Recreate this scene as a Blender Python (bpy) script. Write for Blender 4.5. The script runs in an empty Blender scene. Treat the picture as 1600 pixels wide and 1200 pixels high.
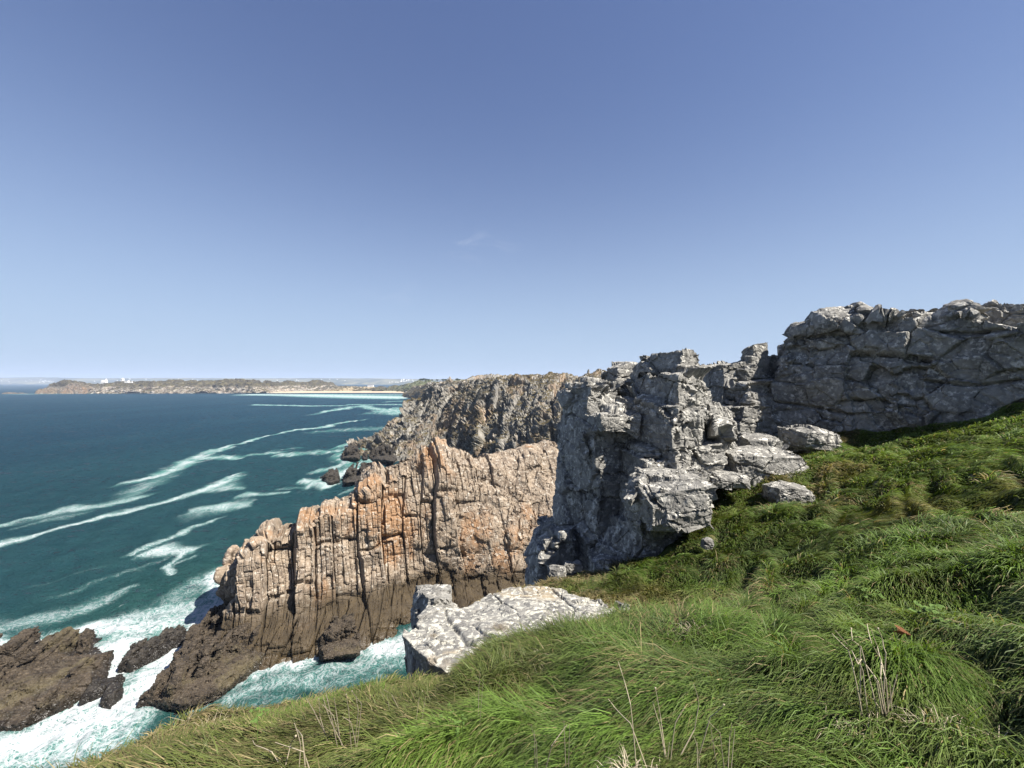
import bpy, bmesh, math, random
import numpy as np
from mathutils import Vector
random.seed(7)
RNG = np.random.default_rng(11)
sc = bpy.context.scene
COL = sc.collection
F, CX, CY, HOR, EYE = 640.0, 800.0, 600.0, 597.0, 50.0     # lens in photo pixels, eye 50 m above the sea

def U(px, py, Y):
    return np.array([(px-CX)/F*Y, Y, EYE-(py-HOR)/F*Y])
def SEA(px, py):
    Y = EYE*F/(py-HOR)
    return np.array([(px-CX)/F*Y, Y, 0.0])

# ------------------------------------------------------------------ noise
def _h(ix, iy, iz, s):
    n = (ix.astype(np.int64)*0x8da6b343 ^ iy.astype(np.int64)*0xd8163841 ^ iz.astype(np.int64)*0xcb1ab31f ^ (s*0x9e3779b1)) & 0xffffffff
    n = n.astype(np.uint32)
    n ^= n >> np.uint32(15); n *= np.uint32(0x2c1b3c6d); n ^= n >> np.uint32(12); n *= np.uint32(0x297a2d39); n ^= n >> np.uint32(15)
    return n
def h01(ix, iy, iz, s):
    return (_h(ix, iy, iz, s).astype(np.float32))*np.float32(1/4294967296.0)
def vnoise(p, s=0):
    f = np.floor(p); t = (p-f); i = f.astype(np.int64); t = t*t*(3-2*t)
    r = 0
    for a in (0, 1):
        wa = t[:, 0] if a else 1-t[:, 0]
        for b in (0, 1):
            wb = t[:, 1] if b else 1-t[:, 1]
            for c in (0, 1):
                wc = t[:, 2] if c else 1-t[:, 2]
                r = r+wa*wb*wc*h01(i[:, 0]+a, i[:, 1]+b, i[:, 2]+c, s)
    return r*2-1
def fbm(p, s=0, octv=4, gain=.5):
    r = 0; a = 1
    for k in range(octv):
        r = r+a*vnoise(p*(2.03**k)+k*17.3, s+k); a *= gain
    return r
def voro(p, s=0, jit=.9, cheb=False):
    out = [np.empty(len(p), np.float32) for _ in range(5)]; dv = np.empty((len(p), 3), np.float32)
    for st in range(0, len(p), 150000):
        q = p[st:st+150000].astype(np.float32); f = np.floor(q); fr = q-f; i = f.astype(np.int64); n = len(q)
        F1 = np.full(n, 9e9, np.float32); F2 = F1.copy(); R = [np.zeros(n, np.float32) for _ in range(3)]; D = np.zeros((n, 3), np.float32)
        for a in (-1, 0, 1):
            for b in (-1, 0, 1):
                for c in (-1, 0, 1):
                    k = _h(i[:, 0]+a, i[:, 1]+b, i[:, 2]+c, s)
                    r0 = (k & np.uint32(1023)).astype(np.float32)/1023; r1 = ((k >> np.uint32(10)) & np.uint32(1023)).astype(np.float32)/1023; r2 = ((k >> np.uint32(20)) & np.uint32(1023)).astype(np.float32)/1023
                    dx = fr[:, 0]-(a+.5+(r0-.5)*jit); dy = fr[:, 1]-(b+.5+(r1-.5)*jit); dz = fr[:, 2]-(c+.5+(r2-.5)*jit)
                    d = np.maximum(np.maximum(abs(dx), abs(dy)), abs(dz)) if cheb else np.sqrt(dx*dx+dy*dy+dz*dz)
                    m = d < F1
                    F2 = np.where(m, F1, np.minimum(F2, d)); F1 = np.where(m, d, F1)
                    R[0] = np.where(m, r2, R[0]); R[1] = np.where(m, r0, R[1]); R[2] = np.where(m, r1, R[2])
                    D[m] = np.stack([dx[m], dy[m], dz[m]], 1)
        e = st+n
        out[0][st:e] = F1; out[1][st:e] = F2
        for k in range(3): out[2+k][st:e] = R[k]
        dv[st:e] = D
    return out[0], out[1], out[2], out[3], out[4], dv
def voro1(u, s, key=None, jit=.8):
    f = np.floor(u).astype(np.int64); fr = u-f; z = np.zeros_like(f) if key is None else key
    F1 = np.full(len(u), 9e9); F2 = F1.copy(); ID = f.copy(); dl = np.zeros(len(u))
    for a in (-1, 0, 1):
        c = a+.5+(h01(f+a, z, z*0+3, s)-.5)*jit; d = abs(fr-c); m = d < F1
        F2 = np.where(m, F1, np.minimum(F2, d)); F1 = np.where(m, d, F1); ID = np.where(m, f+a, ID); dl = np.where(m, fr-c, dl)
    return ID, (F2-F1)*.5, dl
def sstep(a, b, x):
    t = np.clip((x-a)/(b-a), 0, 1); return t*t*(3-2*t)

# ------------------------------------------------------------------ object helpers
def tag(o, label=None, cat=None, group=None, kind=None):
    if label: o['label'] = label
    if cat: o['category'] = cat
    if group: o['group'] = group
    if kind: o['kind'] = kind
    return o
def make_mesh(name, V, quads=None, tris=None, attrs=None, smooth=False):
    me = bpy.data.meshes.new(name)
    nq = 0 if quads is None else len(quads); nt = 0 if tris is None else len(tris)
    me.vertices.add(len(V)); me.vertices.foreach_set('co', np.ascontiguousarray(V, np.float32).ravel())
    idx = []; tot = []
    if nq: idx.append(np.asarray(quads, np.int32).ravel()); tot.append(np.full(nq, 4, np.int32))
    if nt: idx.append(np.asarray(tris, np.int32).ravel()); tot.append(np.full(nt, 3, np.int32))
    idx = np.concatenate(idx); tot = np.concatenate(tot)
    me.loops.add(len(idx)); me.loops.foreach_set('vertex_index', idx)
    me.polygons.add(len(tot)); st = np.concatenate([[0], np.cumsum(tot)[:-1]]).astype(np.int32)
    me.polygons.foreach_set('loop_start', st); me.polygons.foreach_set('loop_total', tot)
    me.polygons.foreach_set('use_smooth', np.full(len(tot), smooth, bool))
    for k, a in (attrs or {}).items():
        a = np.asarray(a, np.float32)
        if a.ndim == 1:
            at = me.attributes.new(k, 'FLOAT', 'POINT'); at.data.foreach_set('value', a)
        else:
            at = me.attributes.new(k, 'FLOAT_COLOR', 'POINT'); at.data.foreach_set('color', np.concatenate([a, np.ones((len(a), 1), np.float32)], 1).ravel())
    me.update(calc_edges=True)
    return me
def link(name, me, mat, parent=None, origin=None):
    o = bpy.data.objects.new(name, me); COL.objects.link(o)
    if mat: me.materials.append(mat)
    if origin is not None:
        n = len(me.vertices); c = np.empty(n*3, np.float32); me.vertices.foreach_get('co', c)
        me.vertices.foreach_set('co', (c.reshape(-1, 3)-np.asarray(origin, np.float32)).ravel()); o.location = [float(v) for v in origin]
        me.update()
    if parent: o.parent = parent
    return o
def base_of(V):
    return [float((V[:, 0].min()+V[:, 0].max())/2), float((V[:, 1].min()+V[:, 1].max())/2), float(V[:, 2].min())]
def grid_quads(R, C):
    i = np.arange(R*C).reshape(R, C)
    return np.stack([i[:-1, :-1], i[:-1, 1:], i[1:, 1:], i[1:, :-1]], -1).reshape(-1, 4)
def grid_normals(P):
    du = np.gradient(P, axis=1); dv = np.gradient(P, axis=0); n = np.cross(du, dv)
    return n/(np.linalg.norm(n, axis=-1, keepdims=True)+1e-9)

# ------------------------------------------------------------------ node helper
class NT:
    def __init__(s, name):
        s.m = bpy.data.materials.new(name); s.m.use_nodes = True; s.t = s.m.node_tree; s.t.nodes.clear()
        s.out = s.t.nodes.new('ShaderNodeOutputMaterial')
    def n(s, typ, **kw):
        x = s.t.nodes.new(typ)
        for k, v in kw.items(): setattr(x, k, v)
        return x
    def set(s, sock, v):
        if isinstance(v, bpy.types.NodeSocket): s.t.links.new(v, sock)
        elif isinstance(v, (tuple, list)) and len(v) == 3 and sock.type == 'RGBA': sock.default_value = (*v, 1)
        else: sock.default_value = v
    def obj(s): return s.n('ShaderNodeTexCoord').outputs['Object']
    def pos(s): return s.n('ShaderNodeNewGeometry').outputs['Position']
    def nor(s): return s.n('ShaderNodeNewGeometry').outputs['Normal']
    def attr(s, a, o='Fac'): return s.n('ShaderNodeAttribute', attribute_name=a).outputs[o]
    def map(s, v, scale=(1, 1, 1), rot=(0, 0, 0)):
        x = s.n('ShaderNodeMapping'); s.set(x.inputs['Vector'], v); x.inputs['Scale'].default_value = scale; x.inputs['Rotation'].default_value = rot; return x.outputs[0]
    def noise(s, v, scale, det=5, rough=.55, dist=0, typ='FBM'):
        x = s.n('ShaderNodeTexNoise'); s.set(x.inputs['Vector'], v); x.noise_type = typ
        x.inputs['Scale'].default_value = scale; x.inputs['Detail'].default_value = det; x.inputs['Roughness'].default_value = rough; x.inputs['Distortion'].default_value = dist
        return x.outputs[0]
    def vor(s, v, scale, feat='DISTANCE_TO_EDGE', rand=1, o='Distance'):
        x = s.n('ShaderNodeTexVoronoi'); x.feature = feat; s.set(x.inputs['Vector'], v); x.inputs['Scale'].default_value = scale; x.inputs['Randomness'].default_value = rand; return x.outputs[o]
    def ma(s, op, a, b=0.0, c=0.0):
        x = s.n('ShaderNodeMath', operation=op); s.set(x.inputs[0], a); s.set(x.inputs[1], b); s.set(x.inputs[2], c); return x.outputs[0]
    def rng(s, v, a, b, c=0.0, d=1.0):
        x = s.n('ShaderNodeMapRange'); x.interpolation_type = 'SMOOTHSTEP'; s.set(x.inputs[0], v)
        for k, q in enumerate((a, b, c, d)): s.set(x.inputs[k+1], q)
        return x.outputs[0]
    def mix(s, f, a, b, typ='MIX'):
        x = s.n('ShaderNodeMix', data_type='RGBA', blend_type=typ); s.set(x.inputs[0], f); s.set(x.inputs[6], a); s.set(x.inputs[7], b); return x.outputs[2]
    def sep(s, v, k):
        x = s.n('ShaderNodeSeparateXYZ'); s.set(x.inputs[0], v); return x.outputs[k]
    def bump(s, h, st=.5, dist=.1, nrm=None):
        x = s.n('ShaderNodeBump'); s.set(x.inputs['Height'], h); s.set(x.inputs['Strength'], st); s.set(x.inputs['Distance'], dist)
        if nrm is not None: s.set(x.inputs['Normal'], nrm)
        return x.outputs[0]
    def pbr(s, col, rough=.8, nrm=None, spec=.3):
        x = s.n('ShaderNodeBsdfPrincipled'); s.set(x.inputs['Base Color'], col); s.set(x.inputs['Roughness'], rough); s.set(x.inputs['Specular IOR Level'], spec)
        if nrm is not None: s.set(x.inputs['Normal'], nrm)
        return x.outputs[0]
    def done(s, sh):
        s.t.links.new(sh, s.out.inputs['Surface']); return s.m

def rock_mat(name, dark, mid, light, ts=1.0, lichen=None, lich_amt=.5, stain=None, stain_amt=0, wet=False, veg=None, veg_amt=0, streak=(1, 1, 1), bd=.03):
    """ts = texture scale in 1/m; colour patches are lichen, stain, weed or mineral; pale lichen also brightens the sunlit tops"""
    sc_ = lambda c: None if c is None else tuple(v*.86 for v in c)
    dark, mid, light, lichen, stain, veg = map(sc_, (dark, mid, light, lichen, stain, veg))
    n = NT(name); p = n.obj(); pm = n.map(p, streak)
    a = n.noise(pm, .9*ts, 8, .62); b = n.noise(pm, 5*ts, 7, .68, .4); c = n.noise(p, 24*ts, 5, .65)
    col = n.mix(n.rng(a, .38, .62), dark, mid)
    col = n.mix(n.rng(b, .48, .66), col, light)
    cr = n.attr('cellr'); col = n.mix(n.rng(cr, 0, 1, 0, .45), col, mid, 'MIX')
    col = n.mix(n.rng(c, .54, .74, 0, .32), col, dark)
    if stain is not None:
        s1 = n.noise(n.map(p, (1, 1, .55)), .28*ts, 7, .6); col = n.mix(n.rng(s1, .60-stain_amt*.25, .74-stain_amt*.25, 0, .8), col, stain)
    if lichen is not None:
        l = n.noise(p, 3.2*ts, 9, .68, .3); l2 = n.rng(l, .62-.2*lich_amt, .68-.2*lich_amt)
        up = n.rng(n.sep(n.nor(), 2), -.3, .7, .35, 1); col = n.mix(n.ma('MULTIPLY', l2, up), col, lichen)  # lichen weighted to upward faces, painting the sunlit tops paler
        k = n.noise(p, 5.5*ts, 6, .6); col = n.mix(n.rng(k, .60, .68, 0, .35), col, (dark[0]*.5, dark[1]*.5, dark[2]*.5))
    if veg is not None:
        nz = n.sep(n.nor(), 2); v1 = n.noise(p, .5*ts, 6, .65)
        f = n.ma('MULTIPLY', n.rng(nz, .38, .7), n.rng(v1, .60-.3*veg_amt, .66-.3*veg_amt))
        vc = n.mix(n.noise(p, 2.3*ts, 5), (veg[0]*.6, veg[1]*.6, veg[2]*.6), (veg[0]*1.5, veg[1]*1.4, veg[2]*1.2)); col = n.mix(f, col, vc)
    rough = .85
    if wet:
        z = n.sep(n.pos(), 2); w = n.ma('ADD', z, n.ma('MULTIPLY', n.ma('SUBTRACT', n.noise(p, .25*ts, 5), .5), 9))
        wf = n.rng(w, 4.2, 8.5, 1, 0); wc = n.mix(n.noise(p, 1.3*ts, 6), (.020, .015, .010), (.085, .062, .034)); col = n.mix(wf, col, wc)
        rough = n.rng(z, .5, 2.5, .35, .85)
    if 'wet_' in name:                                           # tide line: weed and water keep the foot of the sea rocks dark and glossy
        z = n.ma('ADD', n.sep(n.pos(), 2), n.ma('MULTIPLY', n.ma('SUBTRACT', a, .5), 2.0)); col = n.mix(n.rng(z, .5, 1.7, .75, 0), col, (.012, .010, .008)); rough = n.rng(z, .4, 2.2, .28, .85)
    hgt = n.ma('ADD', n.ma('MULTIPLY', b, .6), n.ma('MULTIPLY', c, .3)); cv = n.vor(n.map(p, streak), 2.2*ts)
    hgt = n.ma('ADD', hgt, n.rng(cv, 0, .05, -.35, 0))
    return n.done(n.pbr(col, rough, n.bump(hgt, .85, bd/ts), .25))

# ------------------------------------------------------------------ rock builder: blocks -> voxel union -> jointed surface
def hull(pts):
    bm = bmesh.new()
    vs = [bm.verts.new([float(c) for c in p]) for p in pts]
    r = bmesh.ops.convex_hull(bm, input=vs)
    junk = list({g for g in r['geom_interior']+r['geom_unused'] if isinstance(g, bmesh.types.BMVert)})
    if junk: bmesh.ops.delete(bm, geom=junk, context='VERTS')
    bm.verts.index_update()
    V = np.array([v.co[:] for v in bm.verts]); T = [[v.index for v in f.verts] for f in bm.faces]; bm.free()
    return V, T
def wedge(L, C, R, depth=3.0, j=.08, back=.75):
    pts = []
    for (px, pt, pb, Y) in (L, C, R):
        pts += [U(px, pt, Y), U(px, pb, Y)]
    for (px, pt, pb, Y), (qx, qt, qb, QY) in ((L, R), (R, L)):
        d = np.array([(px-CX)/F, 1, 0]); d /= np.linalg.norm(d)
        mx = U((px*3+qx)/4, pt, (3*Y+QY)/4)
        t = U(px, pt, Y)*back+mx*(1-back)+d*depth; b = U(px, pb, Y)+d*depth; pts += [t, b]
    P = np.array(pts); P += RNG.normal(0, j, P.shape)
    return hull(P)
def blob(px0, py0, px1, py1, Y, depth, e=.62, low=.5, tilt=0.0):
    c = U((px0+px1)/2, (py0+py1)/2, Y+depth*.35); rx = (px1-px0)/2/F*Y; rz = (py1-py0)/2/F*Y; pts = []
    for i in range(7):
        ph = -math.pi/2+math.pi*i/6
        for k in range(14):
            th = 2*math.pi*k/14; sp = lambda v: math.copysign(abs(v)**e, v)
            x, y, z = sp(math.cos(ph))*sp(math.cos(th)), sp(math.cos(ph))*sp(math.sin(th)), sp(math.sin(ph))
            if z < 0: z *= 1+low
            pts.append([c[0]+x*rx, c[1]+y*depth/2, c[2]+z*rz+x*tilt*rz])
    P = np.array(pts); P += RNG.normal(0, .06*min(rx, rz), P.shape); return hull(P)
def plate(top, thick, inset=.95):
    T = np.array([U(*p) for p in top]); c = T.mean(0); B = c+(T-c)*inset; B[:, 2] -= thick
    n = len(T); F_ = [list(range(n)), list(range(2*n-1, n-1, -1))]+[[i, n+i, n+(i+1) % n, (i+1) % n] for i in range(n)]
    return np.concatenate([T, B]), F_
def prism(out, depth, j=.05):
    """out: (px,py,Y) outline of the front; extruded away from the camera"""
    T = np.array([U(*p) for p in out]); T += RNG.normal(0, j, T.shape); c = T.mean(0)
    d = np.array([c[0], c[1], 0]); d /= np.linalg.norm(d)
    f = c+(T-c)*.93-d*.0; m = T+d*depth*.22; b = c+(T-c)*.96+d*depth; n = len(T)
    F_ = [list(range(n-1, -1, -1)), list(range(2*n, 3*n))]
    for k in (0, n):
        F_ += [[k+i, k+(i+1) % n, k+n+(i+1) % n, k+n+i] for i in range(n)]
    return np.concatenate([f, m, b]), F_
def voxel_union(parts, voxel):
    bm = bmesh.new()
    for V, T in parts:
        vs = [bm.verts.new([float(c) for c in v]) for v in V]
        for t in T:
            try: bm.faces.new([vs[i] for i in t])
            except ValueError: pass
    bmesh.ops.triangulate(bm, faces=[f for f in bm.faces if len(f.verts) > 4])
    bmesh.ops.recalc_face_normals(bm, faces=bm.faces)
    me = bpy.data.meshes.new('work'); bm.to_mesh(me); bm.free()
    o = bpy.data.objects.new('work', me); COL.objects.link(o)
    md = o.modifiers.new('r', 'REMESH'); md.mode = 'VOXEL'; md.voxel_size = voxel
    dg = bpy.context.evaluated_depsgraph_get(); dg.update()
    ev = bpy.data.meshes.new_from_object(o.evaluated_get(dg))
    n = len(ev.vertices); V = np.empty(n*3, np.float32); ev.vertices.foreach_get('co', V); V = V.reshape(-1, 3).astype(np.float64)
    m = len(ev.polygons); Q = np.empty(len(ev.loops), np.int32); ev.loops.foreach_get('vertex_index', Q)
    tot = np.empty(m, np.int32); ev.polygons.foreach_get('loop_total', tot)
    assert (tot == 4).all(); Q = Q.reshape(-1, 4)
    bpy.data.objects.remove(o); bpy.data.meshes.remove(me); bpy.data.meshes.remove(ev)
    return V, Q
def vnormals(V, Q):
    n = np.cross(V[Q[:, 2]]-V[Q[:, 0]], V[Q[:, 3]]-V[Q[:, 1]]); N = np.zeros_like(V)
    for k in range(4):
        for c in range(3): N[:, c] += np.bincount(Q[:, k], n[:, c], len(V))
    return N/(np.linalg.norm(N, axis=1, keepdims=True)+1e-12)
def smooth_field(V, Q, A, it):
    e = np.concatenate([Q[:, [0, 1]], Q[:, [1, 2]], Q[:, [2, 3]], Q[:, [3, 0]]]); e = np.concatenate([e, e[:, ::-1]])
    cnt = np.bincount(e[:, 0], minlength=len(V))[:, None]
    for _ in range(it):
        B = np.zeros_like(A)
        for c in range(A.shape[1]): B[:, c] = np.bincount(e[:, 0], A[e[:, 1], c], len(V))
        A = .5*A+.5*B/np.maximum(cnt, 1)
    return A
def rotm(rx, ry, rz):
    from mathutils import Euler
    return np.array(Euler((math.radians(rx), math.radians(ry), math.radians(rz))).to_matrix())
def joint_disp(P, layers):
    """layers: (kind, size, rot, amp, tilt, crack, crackwidth, seed)"""
    d = np.zeros(len(P)); cell = None; km = np.clip(.75+1.2*vnoise(P*.8, 88), .1, 1.5)
    for kind, size, rot, amp, tilt, crack, cw, seed in layers:
        q = P@rotm(*rot)/np.array(size)
        q = q+.18*np.stack([vnoise(q*1.1+9, seed+50), vnoise(q*1.1+19, seed+51), vnoise(q*1.1+29, seed+52)], 1)
        if kind == 'v':
            F1, F2, r0, r1, r2, dv = voro(q, seed); e = (F2-F1)
            d += amp*(r0-.5)*2+tilt*(dv[:, 0]*(r1-.5)+dv[:, 1]*(r2-.5)+dv[:, 2]*(r0-.5))*2-crack*km*np.exp(-(e/cw)**2)
            r = r0
        else:
            iu, eu, du = voro1(q[:, 0], seed); iw, ew, dw = voro1(q[:, 1], seed+7); key = iu*131+iw*17
            rc = h01(iu, iw, iu*0, seed+3); iv, evv, dvv = voro1(q[:, 2]+rc*5, seed+1, key); r = h01(iu, iv, iw, seed+4)
            d += amp*((rc-.5)*1.2+(r-.5)*.9)+tilt*(du*(r-.5)*2+dvv*(rc-.5))-crack*np.exp(-(eu/cw)**2)-.7*crack*np.exp(-(evv/cw)**2)
        cell = r if cell is None else cell*.5+r*.5
    return d, cell
def facets(V, N, size, rot, seed, k, off, crack, cw, jit=.25):
    """flatten the surface cell by cell into planar joint faces"""
    S = np.array(size); q = V@rotm(*rot)/S; q = q+.16*np.stack([vnoise(q*.9+9*c, seed+50+c) for c in range(3)], 1)
    F1, F2, r0, r1, r2, dv = voro(q, seed, .85)
    ax = np.argmax(np.abs(N), 1); cls = ax*2+(N[np.arange(len(N)), ax] > 0)
    key = (np.floor(r0*1023).astype(np.int64)*1048576+np.floor(r1*1023).astype(np.int64)*1024+np.floor(r2*1023).astype(np.int64))*8+cls
    _, inv = np.unique(key, return_inverse=True); cnt = np.bincount(inv)[:, None]
    mp = np.stack([np.bincount(inv, V[:, c]) for c in range(3)], 1)/cnt; mn = np.stack([np.bincount(inv, N[:, c]) for c in range(3)], 1)/cnt
    J = np.stack([np.bincount(inv, r)/cnt[:, 0] for r in (r0, r1, r2)], 1)-.5
    mn = mn/(np.linalg.norm(mn, axis=1, keepdims=True)+1e-9)+jit*J; mn /= np.linalg.norm(mn, axis=1, keepdims=True)+1e-9
    mp, mn = mp[inv], mn[inv]
    d = -np.einsum('ij,ij->i', V-mp, mn)/np.clip(np.einsum('ij,ij->i', N, mn), .45, 1); lim = .4*S.min(); d = np.clip(d, -lim, lim)
    return k*d+off*(J[inv, 0])*2-crack*np.exp(-((F2-F1)/cw)**2), r0
BED = lambda k, s=1.0: [('b', (2.6*s, 2.9*s, .55*s), (7, 5, 20+k*13), .035*s, .015*s, .05*s, .035, 3+k)]
FAC = lambda s, k=0: [((2.1*s, 2.1*s, 1.25*s), (8, 6, 20+k*13), .85, .10*s, .26*s, .03), ((.8*s, .8*s, .38*s), (8, 6, 50+k*13), .5, .02*s, .035*s, .03)]
def rock(name, parts, voxel, layers, mat, label=None, cat='rock', warp=.15, wl=1.4, fine=.02, fs=4.0, group=None, kind=None, smooth_it=5, parent=None, fac=None):
    V, Q = voxel_union(parts, voxel)
    sd = sum(ord(c) for c in name) % 97+int(abs(V[0, 0])*7) % 53
    W = np.stack([fbm(V/wl+s*31.7+sd, sd+s, 2) for s in range(3)], 1); V = V+W*warp
    N = smooth_field(V, Q, vnormals(V, Q), smooth_it); N /= np.linalg.norm(N, axis=1, keepdims=True)+1e-9
    cell = None
    if layers and isinstance(layers[0][0], tuple): fac, layers = layers, (BED(len(label), 1) if layers[0][0][0] > 2 else None)
    for k_, (size, rot, ks, off, crack, cw) in enumerate(fac or []):
        d, r = facets(V, N, size, rot, sd+60+k_, ks, off, crack, cw); V = V+N*d[:, None]; cell = r if cell is None else .5*cell+.5*r
        N = smooth_field(V, Q, vnormals(V, Q), 3); N /= np.linalg.norm(N, axis=1, keepdims=True)+1e-9
    if layers:
        d, c_ = joint_disp(V, layers); cell = c_ if cell is None else cell
    else: d = 0
    d = d+.9*fine*fbm(V*fs*1.5+3, sd+9, 4, .6)
    V = V+N*d[:, None]
    me = make_mesh(name, V, Q, None, {'cellr': cell})
    o = link(name, me, mat, parent, base_of(V) if parent is None else None)
    return tag(o, label, cat if kind is None and parent is None else (cat if parent is None else None), group, kind)

def interp_rows(rows, nv, nu, wv=None):
    """rows: R x S x 3 control points -> nv x nu x 3, smooth along S, linear along R"""
    A = np.array(rows, float); Rn, S, _ = A.shape
    t = np.linspace(0, S-1, nu); i = np.clip(t.astype(int), 0, S-2); f = (t-i)[None, :, None]
    P0 = A[:, np.maximum(i-1, 0)]; P1 = A[:, i]; P2 = A[:, i+1]; P3 = A[:, np.minimum(i+2, S-1)]
    B = .6*(P1+.5*f*(P2-P0+f*(2*P0-5*P1+4*P2-P3+f*(3*(P1-P2)+P3-P0))))+.4*(P1*(1-f)+P2*f)
    w = np.arange(Rn) if wv is None else np.array(wv, float); s = np.linspace(w[0], w[-1], nv)
    j = np.clip(np.searchsorted(w, s, 'right')-1, 0, Rn-2); g = ((s-w[j])/(w[j+1]-w[j]))[:, None, None]
    return B[j]*(1-g)+B[j+1]*g

# ================================================================== camera, light, sky
cam = bpy.data.cameras.new('camera'); cam.sensor_width = 36; cam.lens = 36*F/1600; cam.shift_y = -(CY-HOR)/1600
cam.clip_start = .05; cam.clip_end = 120000
co = bpy.data.objects.new('camera', cam); COL.objects.link(co); co.location = (0, 0, EYE); co.rotation_euler = (math.pi/2, 0, 0); sc.camera = co
SUN_AZ, SUN_EL = math.radians(115), math.radians(49)          # azimuth from the view direction, clockwise
sd = Vector((math.sin(SUN_AZ)*math.cos(SUN_EL), math.cos(SUN_AZ)*math.cos(SUN_EL), math.sin(SUN_EL)))
sl = bpy.data.lights.new('sun', 'SUN'); sl.energy = 5.0; sl.angle = math.radians(.5); sl.color = (1, .95, .87)
so = bpy.data.objects.new('sun', sl); COL.objects.link(so); so.location = (60, -30, 120); so.rotation_euler = sd.to_track_quat('Z', 'Y').to_euler()
w = bpy.data.worlds.new('World'); sc.world = w; w.use_nodes = True; wt = w.node_tree; wt.nodes.clear()
sky = wt.nodes.new('ShaderNodeTexSky'); sky.sky_type = 'NISHITA'; sky.sun_disc = False; sky.sun_elevation = SUN_EL; sky.sun_rotation = SUN_AZ
sky.altitude = 50; sky.air_density = .92; sky.dust_density = .8; sky.ozone_density = 3.6
wb = wt.nodes.new('ShaderNodeBackground'); wb.inputs['Strength'].default_value = .05
wo = wt.nodes.new('ShaderNodeOutputWorld')
tc = wt.nodes.new('ShaderNodeTexCoord')
# a few faint wisps of cirrus: a band of stretched noise around one direction of the sky
cd = Vector((-62, 640, 212)).normalized()
def wn(t, **k):
    x = wt.nodes.new(t)
    for a, b in k.items(): setattr(x, a, b)
    return x
def cirrus(direction, radius, seed, amount, prev):
    vs = wn('ShaderNodeVectorMath', operation='SUBTRACT'); wt.links.new(tc.outputs['Generated'], vs.inputs[0]); vs.inputs[1].default_value = direction
    mp = wn('ShaderNodeMapping'); wt.links.new(vs.outputs[0], mp.inputs['Vector']); mp.inputs['Rotation'].default_value = (0, math.radians(16), 0); mp.inputs['Scale'].default_value = (1, 1, 2.6)
    ln = wn('ShaderNodeVectorMath', operation='LENGTH'); wt.links.new(mp.outputs[0], ln.inputs[0])
    fa = wn('ShaderNodeMapRange', interpolation_type='SMOOTHSTEP'); wt.links.new(ln.outputs['Value'], fa.inputs[0]); fa.inputs[1].default_value = radius; fa.inputs[2].default_value = 0; fa.inputs[3].default_value = 0; fa.inputs[4].default_value = 1
    nz = wn('ShaderNodeTexNoise'); wt.links.new(mp.outputs[0], nz.inputs['Vector']); nz.noise_dimensions = '4D'; nz.inputs['W'].default_value = seed; nz.inputs['Scale'].default_value = 14; nz.inputs['Detail'].default_value = 7; nz.inputs['Distortion'].default_value = .6
    nr = wn('ShaderNodeMapRange', interpolation_type='SMOOTHSTEP'); wt.links.new(nz.outputs[0], nr.inputs[0]); nr.inputs[1].default_value = .47; nr.inputs[2].default_value = .8
    mu = wn('ShaderNodeMath', operation='MULTIPLY'); wt.links.new(fa.outputs[0], mu.inputs[0]); wt.links.new(nr.outputs[0], mu.inputs[1])
    m2 = wn('ShaderNodeMath', operation='MULTIPLY'); wt.links.new(mu.outputs[0], m2.inputs[0]); m2.inputs[1].default_value = amount
    mx = wn('ShaderNodeMix', data_type='RGBA'); wt.links.new(m2.outputs[0], mx.inputs[0]); wt.links.new(prev, mx.inputs[6]); mx.inputs[7].default_value = (5.8, 6.4, 7.6, 1)
    return mx.outputs[2]
spn = wn('ShaderNodeSeparateColor'); wt.links.new(sky.outputs[0], spn.inputs[0]); gm = wn('ShaderNodeCombineColor')
for k_, e_ in enumerate((.68, .73, .68)):
    pw = wn('ShaderNodeMath', operation='POWER'); wt.links.new(spn.outputs[k_], pw.inputs[0]); pw.inputs[1].default_value = e_; wt.links.new(pw.outputs[0], gm.inputs[k_])
tn = wn('ShaderNodeMix', data_type='RGBA', blend_type='MULTIPLY'); tn.inputs[0].default_value = 1; wt.links.new(gm.outputs[0], tn.inputs[6]); tn.inputs[7].default_value = (1.0, 1.10, 1.60, 1)
# the milky lower air of a hazy spring day: thickest at the horizon, gone overhead
sx = wn('ShaderNodeSeparateXYZ'); wt.links.new(tc.outputs['Generated'], sx.inputs[0])
def wm_(op, a, b):
    x = wn('ShaderNodeMath', operation=op)
    for k, v in enumerate((a, b)):
        if isinstance(v, bpy.types.NodeSocket): wt.links.new(v, x.inputs[k])
        else: x.inputs[k].default_value = v
    return x.outputs[0]
ex = wm_('POWER', 2.71828, wm_('MULTIPLY', wm_('POWER', wm_('DIVIDE', wm_('MAXIMUM', sx.outputs[2], 0.0), .30), 1.7), -1.0))
hz = wn('ShaderNodeMix', data_type='RGBA'); wt.links.new(wm_('MULTIPLY', ex, .92), hz.inputs[0]); wt.links.new(tn.outputs[2], hz.inputs[6]); hz.inputs[7].default_value = (3.85, 5.0, 6.55, 1)
c0 = cirrus(cd, .13, 1.3, .30, hz.outputs[2])
c0 = cirrus(Vector((-190, 640, 138)).normalized(), .12, 4.1, .10, c0)
wt.links.new(c0, wb.inputs['Color']); wt.links.new(wb.outputs[0], wo.inputs['Surface'])
sc.view_settings.view_transform = 'Standard'; sc.view_settings.look = 'None'; sc.view_settings.exposure = 1.33; sc.view_settings.gamma = 1
sc.cycles.use_denoising = True
sc.cycles.max_bounces = 6; sc.cycles.volume_bounces = 0; sc.cycles.transparent_max_bounces = 4
sc.cycles.caustics_reflective = False; sc.cycles.caustics_refractive = False

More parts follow.
